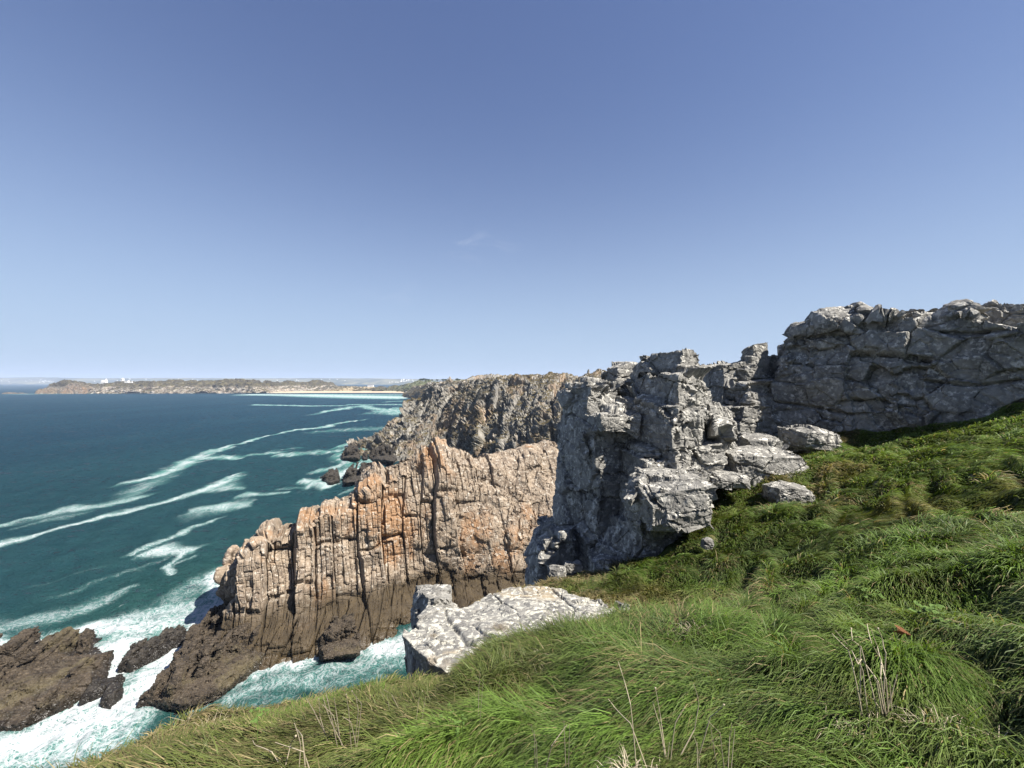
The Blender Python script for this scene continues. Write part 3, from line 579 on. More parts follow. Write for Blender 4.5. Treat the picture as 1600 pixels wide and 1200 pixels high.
def crag():
    b = [(628,619,1470),(640,622,1280),(658,628,1030),(680,640,745),(720,650,600),(780,650,560)]
    m = [(630,616,1500),(642,614,1320),(662,612,1080),(686,612,800),(722,610,660),(780,606,620)]
    c = [(634,614.5,1530),(648,607,1380),(668,602,1150),(694,598,880),(724,596,740),(780,594,700)]
    R = [[], [], [], []]
    for x, y, z in zip(b, m, c):
        B = U(*x); B[2] = -2; R[0].append(B); R[1].append(U(*y)); C = U(*z); R[2].append(C); R[3].append(C+np.array([40, 220, -1.]))
    cliff_loft('far_crag', R, 160, 420, [0, 1, 2, 2.7], math.radians(-50), [(28, 45, .1, 4.5, 3, 4, 4, .07, .35, 8), (10, 18, .1, 2, 2, 1.6, 2, .1, .3, 18)], GREYBIG, 'hazy grey crag running down to the bay beyond the near cliffs', up=.8, low=(5, 50), vor=(((16, 16, 16), 1.2, 2.5, 1, .07, 75),), fine=(.5, .2))
    # the mainland on the horizon
    R = [[], [], [], []]
    for px, t in ((-700,590),(-300,590.5),(-60,590),(0,590),(40,589.4),(80,589.6),(120,590.6),(180,590.8),(260,590.6),(340,590.6),(400,590.9),(450,591),(490,590.7),(540,591),(590,591.3),(630,592),(680,592.3),(760,592.5),(1000,592.5),(1500,592)):
        Y = 9200 if px < 120 else 8200
        R[0].append(np.array([(px-CX)/F*Y, Y, -5.])); R[1].append(np.array([(px-CX)/F*Y, Y+60, 28.])); R[2].append(U(px, t+1.6, Y+900)); R[3].append(U(px, t, Y+2500))
    G = interp_rows(R, 40, 900); P = G.reshape(-1, 3); P[:, 2] += 7*fbm(P/260, 5, 4)*np.clip(P[:, 2]/60, 0, 1)
    n = NT('far_land'); p = n.pos(); q = n.noise(n.map(p, (1, .4, 1)), .003, 7, .7); f_ = n.vor(p, .004, 'F1', 1, 'Color')
    col = n.mix(n.rng(q, .42, .58), (.045, .055, .035), (.17, .16, .095)); col = n.mix(n.rng(n.noise(p, .0014, 6, .7), .52, .62), col, (.05, .06, .045))
    tag(link('far_shore', make_mesh('far_shore', P, grid_quads(40, 900)), n.done(n.pbr(col, .95)), None, base_of(P)), 'low blue hazy mainland along the whole horizon', kind='structure')
    # white houses of the towns over there, reading as one speckled mass
    V = []; Q_ = []; T_ = []
    for i in range(90):
        k = RNG.integers(0, 7); c0 = [10, 60, 30, 150, 620, 300, 460][k]; px = c0+RNG.normal(0, [30, 18, 60, 40, 9, 60, 40][k]); s_ = RNG.uniform(.15, .9)
        Y = (9200 if px < 120 else 8200); f_ = s_; zb = (28*(1-f_)+f_*max(40, U(px, 591.8, Y+900)[2])); y = Y+60+f_*840; x = (px-CX)/F*Y; w_, d_, hh = RNG.uniform(4, 9), 8, RNG.uniform(4, 7); k0 = len(V)
        V += [(x-w_, y-d_, zb-14), (x+w_, y-d_, zb-14), (x+w_, y+d_, zb-14), (x-w_, y+d_, zb-14), (x-w_, y-d_, zb+hh), (x+w_, y-d_, zb+hh), (x+w_, y+d_, zb+hh), (x-w_, y+d_, zb+hh), (x-w_, y, zb+hh+7), (x+w_, y, zb+hh+7)]
        Q_ += [[k0, k0+1, k0+5, k0+4], [k0+2, k0+3, k0+7, k0+6], [k0+4, k0+5, k0+9, k0+8], [k0+6, k0+7, k0+8, k0+9]]; T_ += [[k0+1, k0+2, k0+6], [k0+1, k0+6, k0+5], [k0+5, k0+6, k0+9], [k0+3, k0, k0+4], [k0+3, k0+4, k0+7], [k0+7, k0+4, k0+8]]
    V = np.array(V); n = NT('white_render_far')
    tag(link('distant_town', make_mesh('distant_town', V, Q_, T_), n.done(n.pbr((.8, .79, .76), .9)), None, base_of(V)), 'white specks of houses along the far mainland shore', 'town', kind='stuff')
crag()
# ================================================================== the near hillside and its grass
SLABPOLY = np.array([(-2.04,7.6),(-1.75,8.2),(-1.2,9.0),(0,9.6),(1.2,9.5),(2.0,9.1),(2.6,8.7),(1.6,7.8),(.7,7.0),(0.1,6.45),(-.55,6.3),(-1.15,6.2),(-1.6,6.6)], float)
HILL = np.array([(-3.3,-14),(-3.2,1.2),(-3.1,3),(-2.9,4.5),(-2.55,5.7),(-2.05,7.1),(-1.2,9),(-.3,10.8),(.9,12.5),(2.5,13.3),(4.3,13.5),(6.0,14.4),(7.6,16.4),(9.6,19),(12,22.5),(17,26),(60,30),(60,-14)], float)
CP = [(0,0,48.4),(0,2.1,48.0),(-2.9,2.9,47.2),(-3.1,3.6,46.9),(-2.9,4.6,46.3),(-2.6,5.6,45.75),(-2.3,7.3,44.45),(-1.8,6.5,44.8),(-1.2,6.0,45.2),(9.5,13.7,45.75),(9.7,15.7,46.05),(13.6,18.2,46.6),(-2.6,6.2,45.1),(0,4.4,46.9),(-.3,6.25,45.5),(.3,6.2,45.72),(.6,5.5,46.4),(2.6,8.5,44.95),(1.6,7.3,45.45),(.9,6.6,45.7),(.2,9.8,44.75),(.9,12.5,43.75),(2.5,13.3,43.75),(3,9.5,44.85),(5,8,46.2),(5.8,6.2,47.05),(3.36,4.3,47.3),(.94,3,47.65),(1.2,1.9,48.2),(14.2,13,47.9),(11.2,13,46.75),(7.8,12.5,46.0),(5.6,12,44.9),(9.4,7.5,47.6),(5.6,4.5,47.85),(2,1.6,48.45),(4.4,13.5,44.2),(6.2,14.4,44.8),(10.4,19,45.8),(13,18,46.5),(15.6,24,47.2),(19.4,20,47.65),(20.6,16.5,49.1),(17,14,48.2),(14,9,48.4),(10,4,48.8),(5,0,49),(0,-4,49),(-3,-2,48.3),(26,14,50.2),(26,22,50),(40,15,51.5),(40,-4,52),(10,-8,50),(16,19,47.0)]
CP = np.array(CP, float)
def _tps():
    X = CP[:, :2]; n = len(X); r = np.linalg.norm(X[:, None]-X[None], axis=-1); K = np.where(r > 0, r*r*np.log(r+1e-9), 0)+np.eye(n)*.6
    Pm = np.c_[np.ones(n), X]; A = np.block([[K, Pm], [Pm.T, np.zeros((3, 3))]]); return np.linalg.solve(A, np.r_[CP[:, 2], 0, 0, 0])
TP = _tps()
def seg_dist(P, poly):
    d = np.full(len(P), 9e9)
    for a, b in zip(poly, np.roll(poly, -1, 0)):
        ab = b-a; t = np.clip(((P-a)@ab)/(ab@ab), 0, 1); d = np.minimum(d, np.hypot(*(P-a-t[:, None]*ab).T))
    return d
def inside(P, poly):
    c = np.zeros(len(P), bool)
    for (x1, y1), (x2, y2) in zip(poly, np.roll(poly, -1, 0)):
        if y1 == y2: continue
        k = ((P[:, 1] > y1) != (P[:, 1] > y2)) & (P[:, 0] < (x2-x1)*(P[:, 1]-y1)/(y2-y1)+x1); c ^= k
    return c
def hummock(P):
    q = np.c_[P, np.zeros(len(P))]
    ang = .9; e = np.array([math.cos(ang), math.sin(ang)]); g = np.array([-e[1], e[0]]); s = np.c_[P@e/1.25, P@g/.68, np.zeros(len(P))]
    s = s+.5*np.stack([vnoise(q*.5+3, 201), vnoise(q*.5+13, 202), 0*q[:, 0]], 1)
    b = 1-np.abs(vnoise(s, 203)); c = 1-np.abs(vnoise(s*1.9+4, 204)); far = np.clip(np.hypot(P[:, 0], P[:, 1])/6, .75, 1.15)
    far = far*np.clip((seg_dist(P, SLABPOLY)*np.where(inside(P, SLABPOLY), 0, 1)+.15)/1.0, .1, 1)
    return far*(.37*(b-.6)+.15*(c-.6)+.12*vnoise(q*.42, 205)+.04*vnoise(q*3, 206))
def ground(P, hum=True):
    out = np.empty(len(P))
    for st in range(0, len(P), 200000):
        p = P[st:st+200000]; r = np.linalg.norm(p[:, None]-CP[None, :, :2], axis=-1); K = np.where(r > 0, r*r*np.log(r+1e-9), 0)
        z = K@TP[:len(CP)]+TP[-3]+p@TP[-2:]
        dd = seg_dist(p, HILL); o = ~inside(p, HILL); z = z-np.where(o, 1.15*np.minimum(dd, 1)**1.5+np.maximum(dd-1, 0)*1.9, 0)-np.where(o, 0, .22*np.exp(-dd/.45))
        if hum: z = z+hummock(p)*np.where(o, np.exp(-dd), 1)
        out[st:st+200000] = np.maximum(z, -3)
    return out
def hillside():
    xs = np.concatenate([np.linspace(-45, -6, 60)[:-1], np.arange(-6, 26, .09), np.linspace(26, 70, 50)[1:]]); ys = np.concatenate([np.linspace(-30, -2, 40)[:-1], np.arange(-2, 28, .09), np.linspace(28, 70, 60)[1:]])
    X, Y = np.meshgrid(xs, ys); P2 = np.c_[X.ravel(), Y.ravel()]; z = ground(P2)
    P = np.c_[P2, z-.03]; P[:, 0] += 0; me = make_mesh('hillside', P, grid_quads(len(ys), len(xs)), None, None, True)
    n = NT('turf_soil'); p = n.pos(); a = n.noise(p, 1.4, 7, .65); b = n.noise(p, .35, 5); nz = n.sep(n.nor(), 2)
    turf = n.mix(n.rng(a, .4, .62), (.030, .040, .010), (.075, .095, .024)); turf = n.mix(n.rng(b, .5, .62), turf, (.085, .062, .028))
    col = n.mix(n.rng(n.ma('ADD', nz, n.ma('MULTIPLY', n.ma('SUBTRACT', a, .5), .6)), .45, .62), n.mix(a, (.08, .07, .06), (.25, .23, .2)), turf)
    tag(link('hillside', me, n.done(n.pbr(col, .95, n.bump(a, .6, .08), .1)), None, base_of(P)), 'grassy clifftop slope falling towards the sea', kind='structure')
hillside()

NOGRASS = [SLABPOLY]
def discs():
    return [(U(px, py, Y)[0], Y, r) for px, py, Y, r in ((1042,800,13.4,1.2),(1185,720,16.6,1.1),(1228,770,14.2,.45),(1182,692,19.2,.8),(1262,684,19.6,.9),(1130,747,15.4,.6),(950,888,13.9,.5))]
def grass():
    N = 1250000; u = RNG.random(N); r = (np.sqrt(.9)+u*(np.sqrt(36)-np.sqrt(.9)))**2; th = RNG.uniform(-1.12, 1.15, N)
    P = np.c_[r*np.sin(th), r*np.cos(th)]
    near = RNG.random(N) < .04; P[near] = np.c_[RNG.uniform(-3.2, 8, near.sum()), RNG.uniform(-3, 1, near.sum())]
    ok = inside(P, HILL) | (seg_dist(P, HILL) < .35); ok &= P[:, 0] < 30
    for pl in NOGRASS: ok &= ~(inside(P, pl) & (seg_dist(P, pl) > .06))
    for x, y, R in discs(): ok &= np.hypot(P[:, 0]-x, P[:, 1]-y) > R*.5
    # nothing grows under the foot of the rock wall
    P = P[ok]; r = np.hypot(P[:, 0], P[:, 1]); n = len(P); q = np.c_[P, np.zeros(n)]
    z = ground(P); e = .12
    gx = (ground(P+[e, 0], True)-z)/e; gy = (ground(P+[0, e], True)-z)/e
    dsl = np.c_[-gx, -gy]; fx = -.2+.8*vnoise(q*.45+50, 301)+.35*vnoise(q*1.3, 302)+.7*dsl[:, 0]; fy = -.75+.7*vnoise(q*.45+90, 303)+.35*vnoise(q*1.3+7, 304)+.7*dsl[:, 1]
    fx += np.where(P[:, 0] > 3, .75, 0)*sstep(3, 7, P[:, 0]); fx += RNG.normal(0, .32, n); fy += RNG.normal(0, .32, n)
    fl = np.hypot(fx, fy)+1e-6; mag = np.clip(fl, .25, 1.4); fx /= fl; fy /= fl
    # clump value: tufts share length, lean and tint
    F1, F2, c0, c1, c2, _ = voro(q*np.array([3.2, 3.2, 1])/np.clip(r/5, .8, 2.5)[:, None].round(0), 310)
    pat = fbm(q*.33, 320, 4); pat2 = fbm(q*1.1+40, 330, 4)
    hgt = hummock(P)
    L = (.22+.08*c0+.12*RNG.random(n))*(1+.012*r)*np.where(r < 2.6, .7, 1)*np.clip(1+.7*pat2, .6, 1.5)
    L *= 1-.3*sstep(7, 13, r); edge = np.exp(-seg_dist(P, HILL)/.7); L *= 1-.3*edge; L *= 1-.55*np.exp(-(seg_dist(P, SLABPOLY)/.5)**2)
    up0 = np.radians(np.clip(70-22*mag+RNG.normal(0, 9, n)+7*(c1-.5), 15, 85)); bend = np.radians(30+24*RNG.random(n))
    w = (.0009+.00058*r)*RNG.uniform(.7, 1.3, n)
    side = np.c_[-fy, fx, np.zeros(n)]; jt = RNG.normal(0, .35, n); side[:, 2] = jt; side /= np.linalg.norm(side, axis=1, keepdims=True)
    base = np.c_[P, z-.03]; pts = [base]; a = up0.copy()
    for k, fr in enumerate((.36, .34, .30)):
        d = np.c_[fx*np.cos(a), fy*np.cos(a), np.sin(a)]; pts.append(pts[-1]+d*(L*fr)[:, None]); a = a-bend*(.9 if k == 0 else 1)
    # keep the tips on top of the turf
    for k in (2, 3):
        gz = ground(pts[k][:, :2])+.012*k+.02*RNG.random(n); ins = inside(pts[k][:, :2], HILL); pts[k][:, 2] = np.where(ins, np.maximum(pts[k][:, 2], gz), pts[k][:, 2])
    V = np.empty((n, 7, 3), np.float32)
    for k, ww in enumerate((1.0, .95, .65)):
        V[:, 2*k] = pts[k]-side*(w*ww)[:, None]; V[:, 2*k+1] = pts[k]+side*(w*ww)[:, None]
    V[:, 6] = pts[3]
    i = np.arange(n)[:, None]*7; Q = np.concatenate([i+[[0, 1, 3, 2]], i+[[2, 3, 5, 4]]]); T = i+[[4, 5, 6]]
    g1 = np.array([.078, .126, .022]); g2 = np.array([.100, .138, .028]); g3 = np.array([.072, .112, .032]); ol = np.array([.145, .122, .042]); st = np.array([.25, .20, .11]); lime = np.array([.098, .168, .026])
    c = g1+(g2-g1)*c1[:, None]; k = sstep(-.1, .5, pat2)[:, None]*.6; c = c*(1-k)+g3*k
    k = (sstep(.32, .75, pat+.25*(c2-.5)))[:, None]*.65; c = c*(1-k)+ol*k
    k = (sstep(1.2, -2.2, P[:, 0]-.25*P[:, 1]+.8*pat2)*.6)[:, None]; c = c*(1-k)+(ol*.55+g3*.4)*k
    k = (sstep(.25, .55, fbm(q*.5+70, 340, 3))*(r < 13))[:, None]*.7; c = c*(1-k)+lime*k
    dry = sstep(.30, .75, pat2*.6+pat*.6+.35*edge+.10*(hgt > .08))+.0; dr = (RNG.random(n) < .06+.55*dry+.30*edge+.16*sstep(.5, -2.0, P[:, 0]))[:, None]; c = np.where(dr, ol*.4+st*(.25+.75*RNG.random(n)[:, None]), c)
    c = c*(1+.28*sstep(7, 12, P[:, 0]))[:, None]  # tint brightened towards the right, offsetting the shade blades cast on each other
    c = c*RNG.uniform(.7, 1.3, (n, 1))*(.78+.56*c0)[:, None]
    col = np.repeat(c[:, None], 7, 1); col[:, :2] = col[:, :2]*.5+np.array([.055, .045, .020])*.5; col[:, 6] = col[:, 6]*.6+st*.4*.9; col = col.reshape(-1, 3)  # blade bases painted darker as shade low in the turf, tinted thatch brown
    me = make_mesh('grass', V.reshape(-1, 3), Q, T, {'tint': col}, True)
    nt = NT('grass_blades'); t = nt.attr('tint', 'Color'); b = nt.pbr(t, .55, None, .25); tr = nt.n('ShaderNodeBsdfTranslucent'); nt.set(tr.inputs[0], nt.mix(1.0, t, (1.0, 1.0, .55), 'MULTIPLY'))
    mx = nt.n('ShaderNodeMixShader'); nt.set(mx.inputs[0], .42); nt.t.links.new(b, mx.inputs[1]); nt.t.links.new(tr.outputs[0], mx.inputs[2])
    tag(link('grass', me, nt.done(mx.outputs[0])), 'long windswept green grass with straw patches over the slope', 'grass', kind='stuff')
grass()

# ================================================================== the near rocks
rock('rock_pillar', [
    wedge((875,618,705,18.8),(918,600,705,16.6),(962,610,700,17.4)), wedge((870,690,930,18.8),(930,676,930,15.9),(992,668,930,17.0), 4),
    wedge((900,596,620,18.4),(922,593,620,17.2),(944,598,620,17.6),2.5), wedge((906,656,674,16.9),(948,653,673,15.1),(981,653,670,16.0),2.2),
    wedge((950,612,720,19.0),(990,606,720,17.4),(1020,610,720,17.6),3),
    wedge((998,562,588,17.8),(1064,553,590,15.9),(1089,552,582,17.2),2.6), wedge((1002,580,604,17.8),(1070,578,610,15.7),(1088,576,606,17),2.6),
    wedge((985,592,705,17.8),(1072,584,720,14.9),(1104,588,706,17.0),3), wedge((952,622,780,17.8),(1058,632,780,14.6),(1098,610,690,16.8),3.5),
    wedge((970,600,640,18.4),(1010,596,640,16.8),(1040,600,640,17),3), wedge((1060,600,640,16.6),(1092,596,650,15.6),(1118,622,660,16.6),2.2),
    wedge((960,690,930,17.2),(1010,720,930,14.6),(1062,735,930,15.8),3.5), wedge((1030,700,790,16.6),(1062,690,790,15.2),(1096,690,760,16.5),2.5)],
    .042, FAC(1, 0), GREY, 'tall dark grey rock pillar with ledges at the edge of the grass', 'rock pillar', warp=.16, fine=.03)
rock('rock_buttress', [wedge((826,866,960,18.6),(856,842,960,16.6),(900,828,960,17.8),3), wedge((846,850,960,18),(880,838,960,16.2),(905,850,960,17),3)], .05, FAC(1, 4), GREY, 'low dark buttress at the left foot of the tall rock pillar', 'rock')
rock('rock_spire', [wedge((948,580,660,22.5),(974,571,660,21),(1003,573,660,22),2.5), wedge((953,574,600,22.6),(980,570,600,21.4),(998,572,600,22),1.5)], .06, FAC(1, 2), GREY, 'small pale stack of ledges showing behind the rock pillar', 'rock')
rock('rock_fin', [wedge((1094,634,720,17.8),(1119,626,722,16.4),(1147,650,712,17.6),2.2), wedge((1104,650,730,16.8),(1128,672,726,15.9),(1146,690,720,16.8),1.6)], .04, FAC(1, 6), GREY, 'sunlit upright rock fin right of the tall pillar', 'rock', warp=.1)
rock('boulder', [blob(980,742,1103,806,12.7,3.0,.55,.35), wedge((981,768,818,13.6),(1032,757,826,12.6),(1102,748,802,13.5),1.6,.1), wedge((1000,745,770,13.9),(1040,740,770,13.3),(1095,742,760,13.8),1.8,.08)], .03, FAC(.8, 8), GREY, 'big overhanging pale boulder at the left edge of the grass', 'boulder', warp=.1, fine=.025)
rock('boulder', [wedge((942,860,930,15.0),(1000,796,930,13.4),(1066,812,920,14.2),2.5), wedge((975,812,930,14.6),(1022,806,930,13.2),(1068,816,890,14),2)], .035, FAC(.8, 10), GREY, 'dark rock supporting the overhanging pale boulder', 'boulder', warp=.12)
rock('boulder', [wedge((1056,700,752,16.4),(1092,688,756,15.4),(1127,694,744,16.4),1.8), blob(1060,684,1124,742,15.8,2)], .035, FAC(.7, 11), GREY, 'blocky half lit rock in the gap beside the tall pillar', 'boulder', warp=.1)
rock('boulder', [blob(1122,701,1246,752,16.0,2.2,.5,.5), wedge((1123,714,745,16.9),(1170,702,752,15.8),(1244,712,738,16.6),1.6,.08)], .03, FAC(.7, 13), GREY, 'long flat grey boulder lying on the grass below the wall', 'boulder', warp=.08)
rock('boulder', [blob(1150,680,1214,714,19,2.0,.6,.5)], .035, FAC(.6, 15), GREY, 'low rounded boulder behind the long flat boulder', 'boulder', warp=.1)
rock('boulder', [blob(1222,668,1302,704,19.3,2.2,.65,.4,-.3), blob(1240,672,1298,700,18.8,1.5,.6,.4,-.3)], .035, FAC(.6, 17), GREY, 'pale broad boulder at the left foot of the rock wall', 'boulder', warp=.1)
rock('boulder', [blob(1194,754,1262,788,14.0,1.4,.55,.5,-.2)], .022, FAC(.45, 19), GREY, 'small white boulder alone in the grass', 'boulder', warp=.07)
rock('boulder', [blob(1098,738,1160,757,15.0,1.8,.5,.4)], .025, FAC(.45, 21), GREY, 'thin flat slab sunk in turf behind the overhanging boulder', 'boulder', warp=.07)
rock('boulder', [wedge((925,882,925,14.3),(950,870,925,13.5),(976,880,925,14.2),1.0,.05), blob(924,873,974,915,13.9,1.2)], .022, FAC(.45, 23), GREY, 'dark pointed boulder at the foot of the tall pillar', 'boulder', warp=.06)
for a, lb in (((857,884,884,897,13.4,.5), 'pale stone on the grass rim below the buttress, leftmost of four'), ((881,879,897,892,13.7,.4), 'pale stone on the grass rim, second from the left of four'), ((893,878,908,889,13.8,.35), 'tiny pale stone beside the rim stones at the pillar foot'), ((938,902,962,913,13.2,.4), 'flat pale stone under the dark pointed boulder'),
              ((1128,880,1146,890,10.6,.3), 'small pale stone lying flat in grass below the overhanging boulder'), ((1097,842,1112,853,11.8,.3), 'tiny pale stone near the right foot of the overhanging boulder')):
    rock('stone', [blob(*a)], .014, FAC(.2, 25), GREY, lb, 'stone', warp=.03, wl=.4, fine=.008, fs=14)
# back outcrop with its capstone
rock('rock_outcrop', [wedge((1096,580,690,26),(1132,565,690,24),(1222,557,690,26),3.5), wedge((1110,570,620,25.6),(1150,561,620,24.2),(1216,556,620,25.4),3), wedge((1142,606,700,24.4),(1172,596,700,23),(1214,592,700,24),3), wedge((1128,640,710,23.4),(1160,634,710,22.2),(1200,636,710,23),3)], .06, FAC(1, 27), GREY, 'layered grey outcrop between the pillar and the big wall', 'rock', warp=.15)
rock('capstone', [wedge((1161,548,566,25.2),(1176,535,566,24.6),(1199,534,564,25.2),1.0,.06), wedge((1163,552,566,25.3),(1182,546,566,24.5),(1198,548,564,25.2),1.1,.05)], .035, FAC(.4, 29), GREY, 'small block of rock perched on top of the layered outcrop', 'rock', warp=.07)
# the big wall
def YW(px): return 24-(px-1216)/384*7.5
out = [(1236,516),(1240,505),(1262,498),(1290,500),(1300,494),(1345,490),(1352,496),(1398,497),(1405,503),(1428,500),(1432,492),(1472,489),(1480,494),(1506,487),(1526,490),(1534,499),(1560,505),(1600,505),(1700,500),(1780,510),(1780,700),(1600,690),(1420,720),(1290,715),(1170,715),(1162,668),(1180,640),(1196,612),(1208,586),(1222,574),(1214,548)]
wl_ = [(x, y, max(YW(x), 14.2)) for x, y in out]
rock('rock_wall', [prism(wl_, 4.5, .08), blob(1270,488,1352,540,22.2,2.4,.6), blob(1350,492,1400,530,20.9,2,.6), blob(1455,484,1530,545,18.6,2.2,.6), blob(1230,575,1300,640,22.9,2.2,.6), blob(1400,560,1490,640,19.7,1.8,.6), wedge((1216,540,600,24.6),(1250,512,600,23.2),(1300,498,600,23),3), wedge((1160,668,730,24.6),(1200,640,730,23.4),(1260,640,730,23.2),2.5), wedge((1165,690,730,24),(1215,676,730,22.8),(1290,690,730,22.6),2)], .058,
    [('b', (3.1, 3.6, 2.1), (3, 10, 34), .30, .34, .40, .035, 47), ('v', (1.6, 1.6, 1.15), (0, 12, 30), .15, .36, .10, .05, 42)], GREY, 'massive dark rock wall of rounded jointed blocks above the grass', 'rock wall', warp=.24, fine=.03, fac=[((.9, .9, .7), (4, 10, 20), .5, .06, .05, .05)])
rock('boulder', [blob(1404,489,1470,512,20.8,2.5,.6), wedge((1404,494,512,21),(1430,490,512,20.4),(1470,489,512,20.2),2.5)], .05, FAC(.7, 33), GREY, 'pale flat block lying on the middle of the wall top', 'boulder')
rock('boulder', [blob(1526,474,1660,520,19.5,4,.6,.4), wedge((1526,485,515,20.4),(1560,474,515,19.4),(1640,473,515,18.6),3)], .05, FAC(.9, 35), GREY, 'topmost rounded block on the right of the wall', 'boulder')
# pale slab in front
rock('rock_slab', [plate([(627,992,7.6),(655,974,7.95),(684,953,8.5),(702,950,8.7),(733,948,9.0),(761,932,9.5),(798,926,9.75),(855,927,9.8),(911,929,9.6),(940,931,9.4),(951,946,9.1),(966,936,9.15),(991,943,8.7),(954,963,8.0),(912,970,7.5),(863,986,7.0),(821,1000,6.75),(795,1020,6.4),(742,1026,6.45),(700,1052,6.25),(668,1026,6.6)], 1.2, .96),
    blob(650,962,735,1000,7.9,1.0,.5), blob(780,934,900,966,8.9,1.4,.5), blob(668,995,780,1032,6.9,.7,.5)], .018,
    [('b', (1.3, 1.0, 3.9), (8, -6, 30), .03, .03, .06, .02, 61), ('v', (.5, .38, .3), (0, 0, 0), .004, .02, .016, .04, 62)], SLAB, 'broad pale lichen covered slab lying on the grass edge', 'rock slab', warp=.06, wl=.8, fine=.012, fs=3, fac=[((.8, .7, .6), (8, -6, 30), .4, .012, .03, .05)])
rock('boulder', [wedge((644,945,1000,10.6),(668,938,1000,9.9),(703,940,1000,10.4),1.0,.05), blob(645,935,702,985,10.3,1.1,.5)], .022, FAC(.5, 37), GREY, 'dark block with pale top standing behind the pale slab', 'boulder', warp=.05)
# rocks in the water
WL = lambda k, s=1.0: [((3.0*s, 2.6*s, 1.6*s), (20, 8, 15), .6, .3*s, .35*s, .05), ((1.2*s, .9*s, .7*s), (20, 8, 15), .7, .12*s, .16*s, .06)]
def SR(name, quads_, vox, mat, lb, k=0, s=1.0, warp=.5):
    g = np.random.default_rng(900+k); parts = []; phi = math.radians(106)
    d = np.array([math.cos(phi), math.sin(phi)]); e = np.array([d[1], -d[0]])
    for top, bot in quads_:          # top ring [(px,py,height)], waterline ring [(px,py)]
        pts = []; B = np.array([SEA(x, y)[:2] for x, y in bot]); tops = []
        for x, y, z in top:
            Y = (EYE-z)*F/(y-HOR); tops.append([(x-CX)/F*Y, Y, z]); pts.append([(x-CX)/F*Y, Y, z*.42])
        for c in B: pts += [[c[0], c[1], .1], [c[0], c[1], -2.5]]
        parts.append(hull(np.array(pts))); tops = np.array(tops); lo, hi = B.min(0), B.max(0); area = (hi-lo).prod(); n = int(np.clip(area/(2.6*s*s), 7, 70)); cnt = 0
        while cnt < n:
            c = g.uniform(lo, hi)
            if not inside(c[None], B)[0]: continue
            cnt += 1; de = seg_dist(c[None], B)[0]; w_ = 1/(np.hypot(*(tops[:, :2]-c).T)+1.0)**2; h_ = (tops[:, 2]*w_).sum()/w_.sum(); h_ = max(.2, .72*h_*min(1, .3+de/(2.4*s))*g.uniform(.75, 1.3))
            L_, T_ = min(g.uniform(1.3, 3.2)*s, .7*s+de*1.1), min(g.uniform(.35, .8)*s, .25*s+de*.8); dip = g.uniform(.15, .45); tl = g.uniform(-.12, .12); P_ = []
            for u in (-1, 1):
                for v in (-1, 1):
                    for z in (-2.5, h_+tl*u*L_+.14*v*T_):
                        q = c+d*u*L_*g.uniform(.85, 1)+e*(v*T_+dip*(z-h_)*.6); P_.append([q[0], q[1], z])
            parts.append(hull(np.array(P_)))
    return rock(name, parts, vox, WL(k, s), mat, lb, 'sea rock', warp=warp*.4, wl=3, fine=.08, fs=1.6)
SR('sea_rock', [([(-60,1025,4),(35,1008,5),(120,1008,4),(165,1020,2.5),(150,1045,3),(80,1080,3),(-60,1130,3)], [(-120,1050),(0,1008),(60,1004),(150,1008),(175,1030),(168,1060),(120,1095),(40,1135),(-80,1170)]), ([(88,1000,1.4),(135,993,1.5),(150,1000,1)], [(80,1006),(140,990),(160,1004),(120,1014)])], .16, WETROCK, 'largest brown sea rock in the surf at the lower left', 0, .8)
SR('sea_rock', [([(215,1022,1.8),(255,1000,2.2),(292,986,1.6)], [(184,1046),(200,1020),(262,990),(300,984),(295,1000),(245,1024),(205,1046)])], .13, BLACKROCK, 'long thin dark rock awash between the two brown rocks', 2, .38, .25)
SR('sea_rock', [([(150,1075,1.3),(190,1062,1.0)], [(122,1100),(140,1072),(196,1060),(180,1075),(150,1090)]), ([(165,1085,1.4),(185,1076,1.2)], [(157,1100),(165,1080),(190,1072),(192,1085),(170,1106)])], .13, BLACKROCK, 'small pair of dark rocks ringed by white surf', 3, .32, .2)
SR('sea_rock', [([(250,1072,3.4),(300,1040,5),(345,985,6),(395,985,6),(385,1010,5),(345,1035,5.5),(335,1055,4.5),(290,1075,4)], [(228,1097),(250,1070),(300,1010),(330,965),(400,985),(420,1030),(352,1048),(341,1080),(295,1106),(255,1106)])], .14, WETROCK, 'brown rock spur reaching out from the foot of the orange cliff', 5, .8, .4)
SR('sea_rock', [([(503,985,4.4),(555,978,4.6),(560,1000,4),(505,1005,4.2)], [(498,1010),(500,1024),(562,1010),(570,990),(520,980)])], .14, WETROCK, 'square brown block at the waterline below the orange cliff', 7, .8, .3)
SR('sea_rock', [([(540,744,5.5),(560,738,6.5),(585,736,6)], [(535,752),(545,738),(590,734),(588,747),(555,752)])], .4, BLACKROCK, 'long dark skerry nearest the orange cliff', 9, .9, .6)
SR('sea_rock', [([(515,746,4),(528,742,4.5)], [(503,750),(512,742),(530,741),(531,753),(515,755)]), ([(505,743,1.5),(515,742,1.5)], [(499,746),(520,741),(516,747)])], .4, BLACKROCK, 'low dark skerry left of the long one', 11, .7, .5)
SR('sea_rock', [([(540,707,5.5),(553,702,8),(562,708,6)], [(532,717),(540,707),(562,705),(563,716),(548,718)])], .45, BLACKROCK, 'upright dark skerry farther out in the bay', 13, .9, .6)
SR('sea_rock', [([(569,712,3.5),(573,712,3.5)], [(566,717),(568,711),(575,711),(575,717)])], .35, BLACKROCK, 'tiniest dark skerry between two larger ones', 15, .5, .3)
SR('sea_rock', [([(590,706,7),(603,702,9),(615,705,10)], [(577,717),(588,706),(625,705),(615,722),(590,717)])], .5, BLACKROCK, 'dark skerry joined to the foot of the grey cliff', 17, .9, .6)
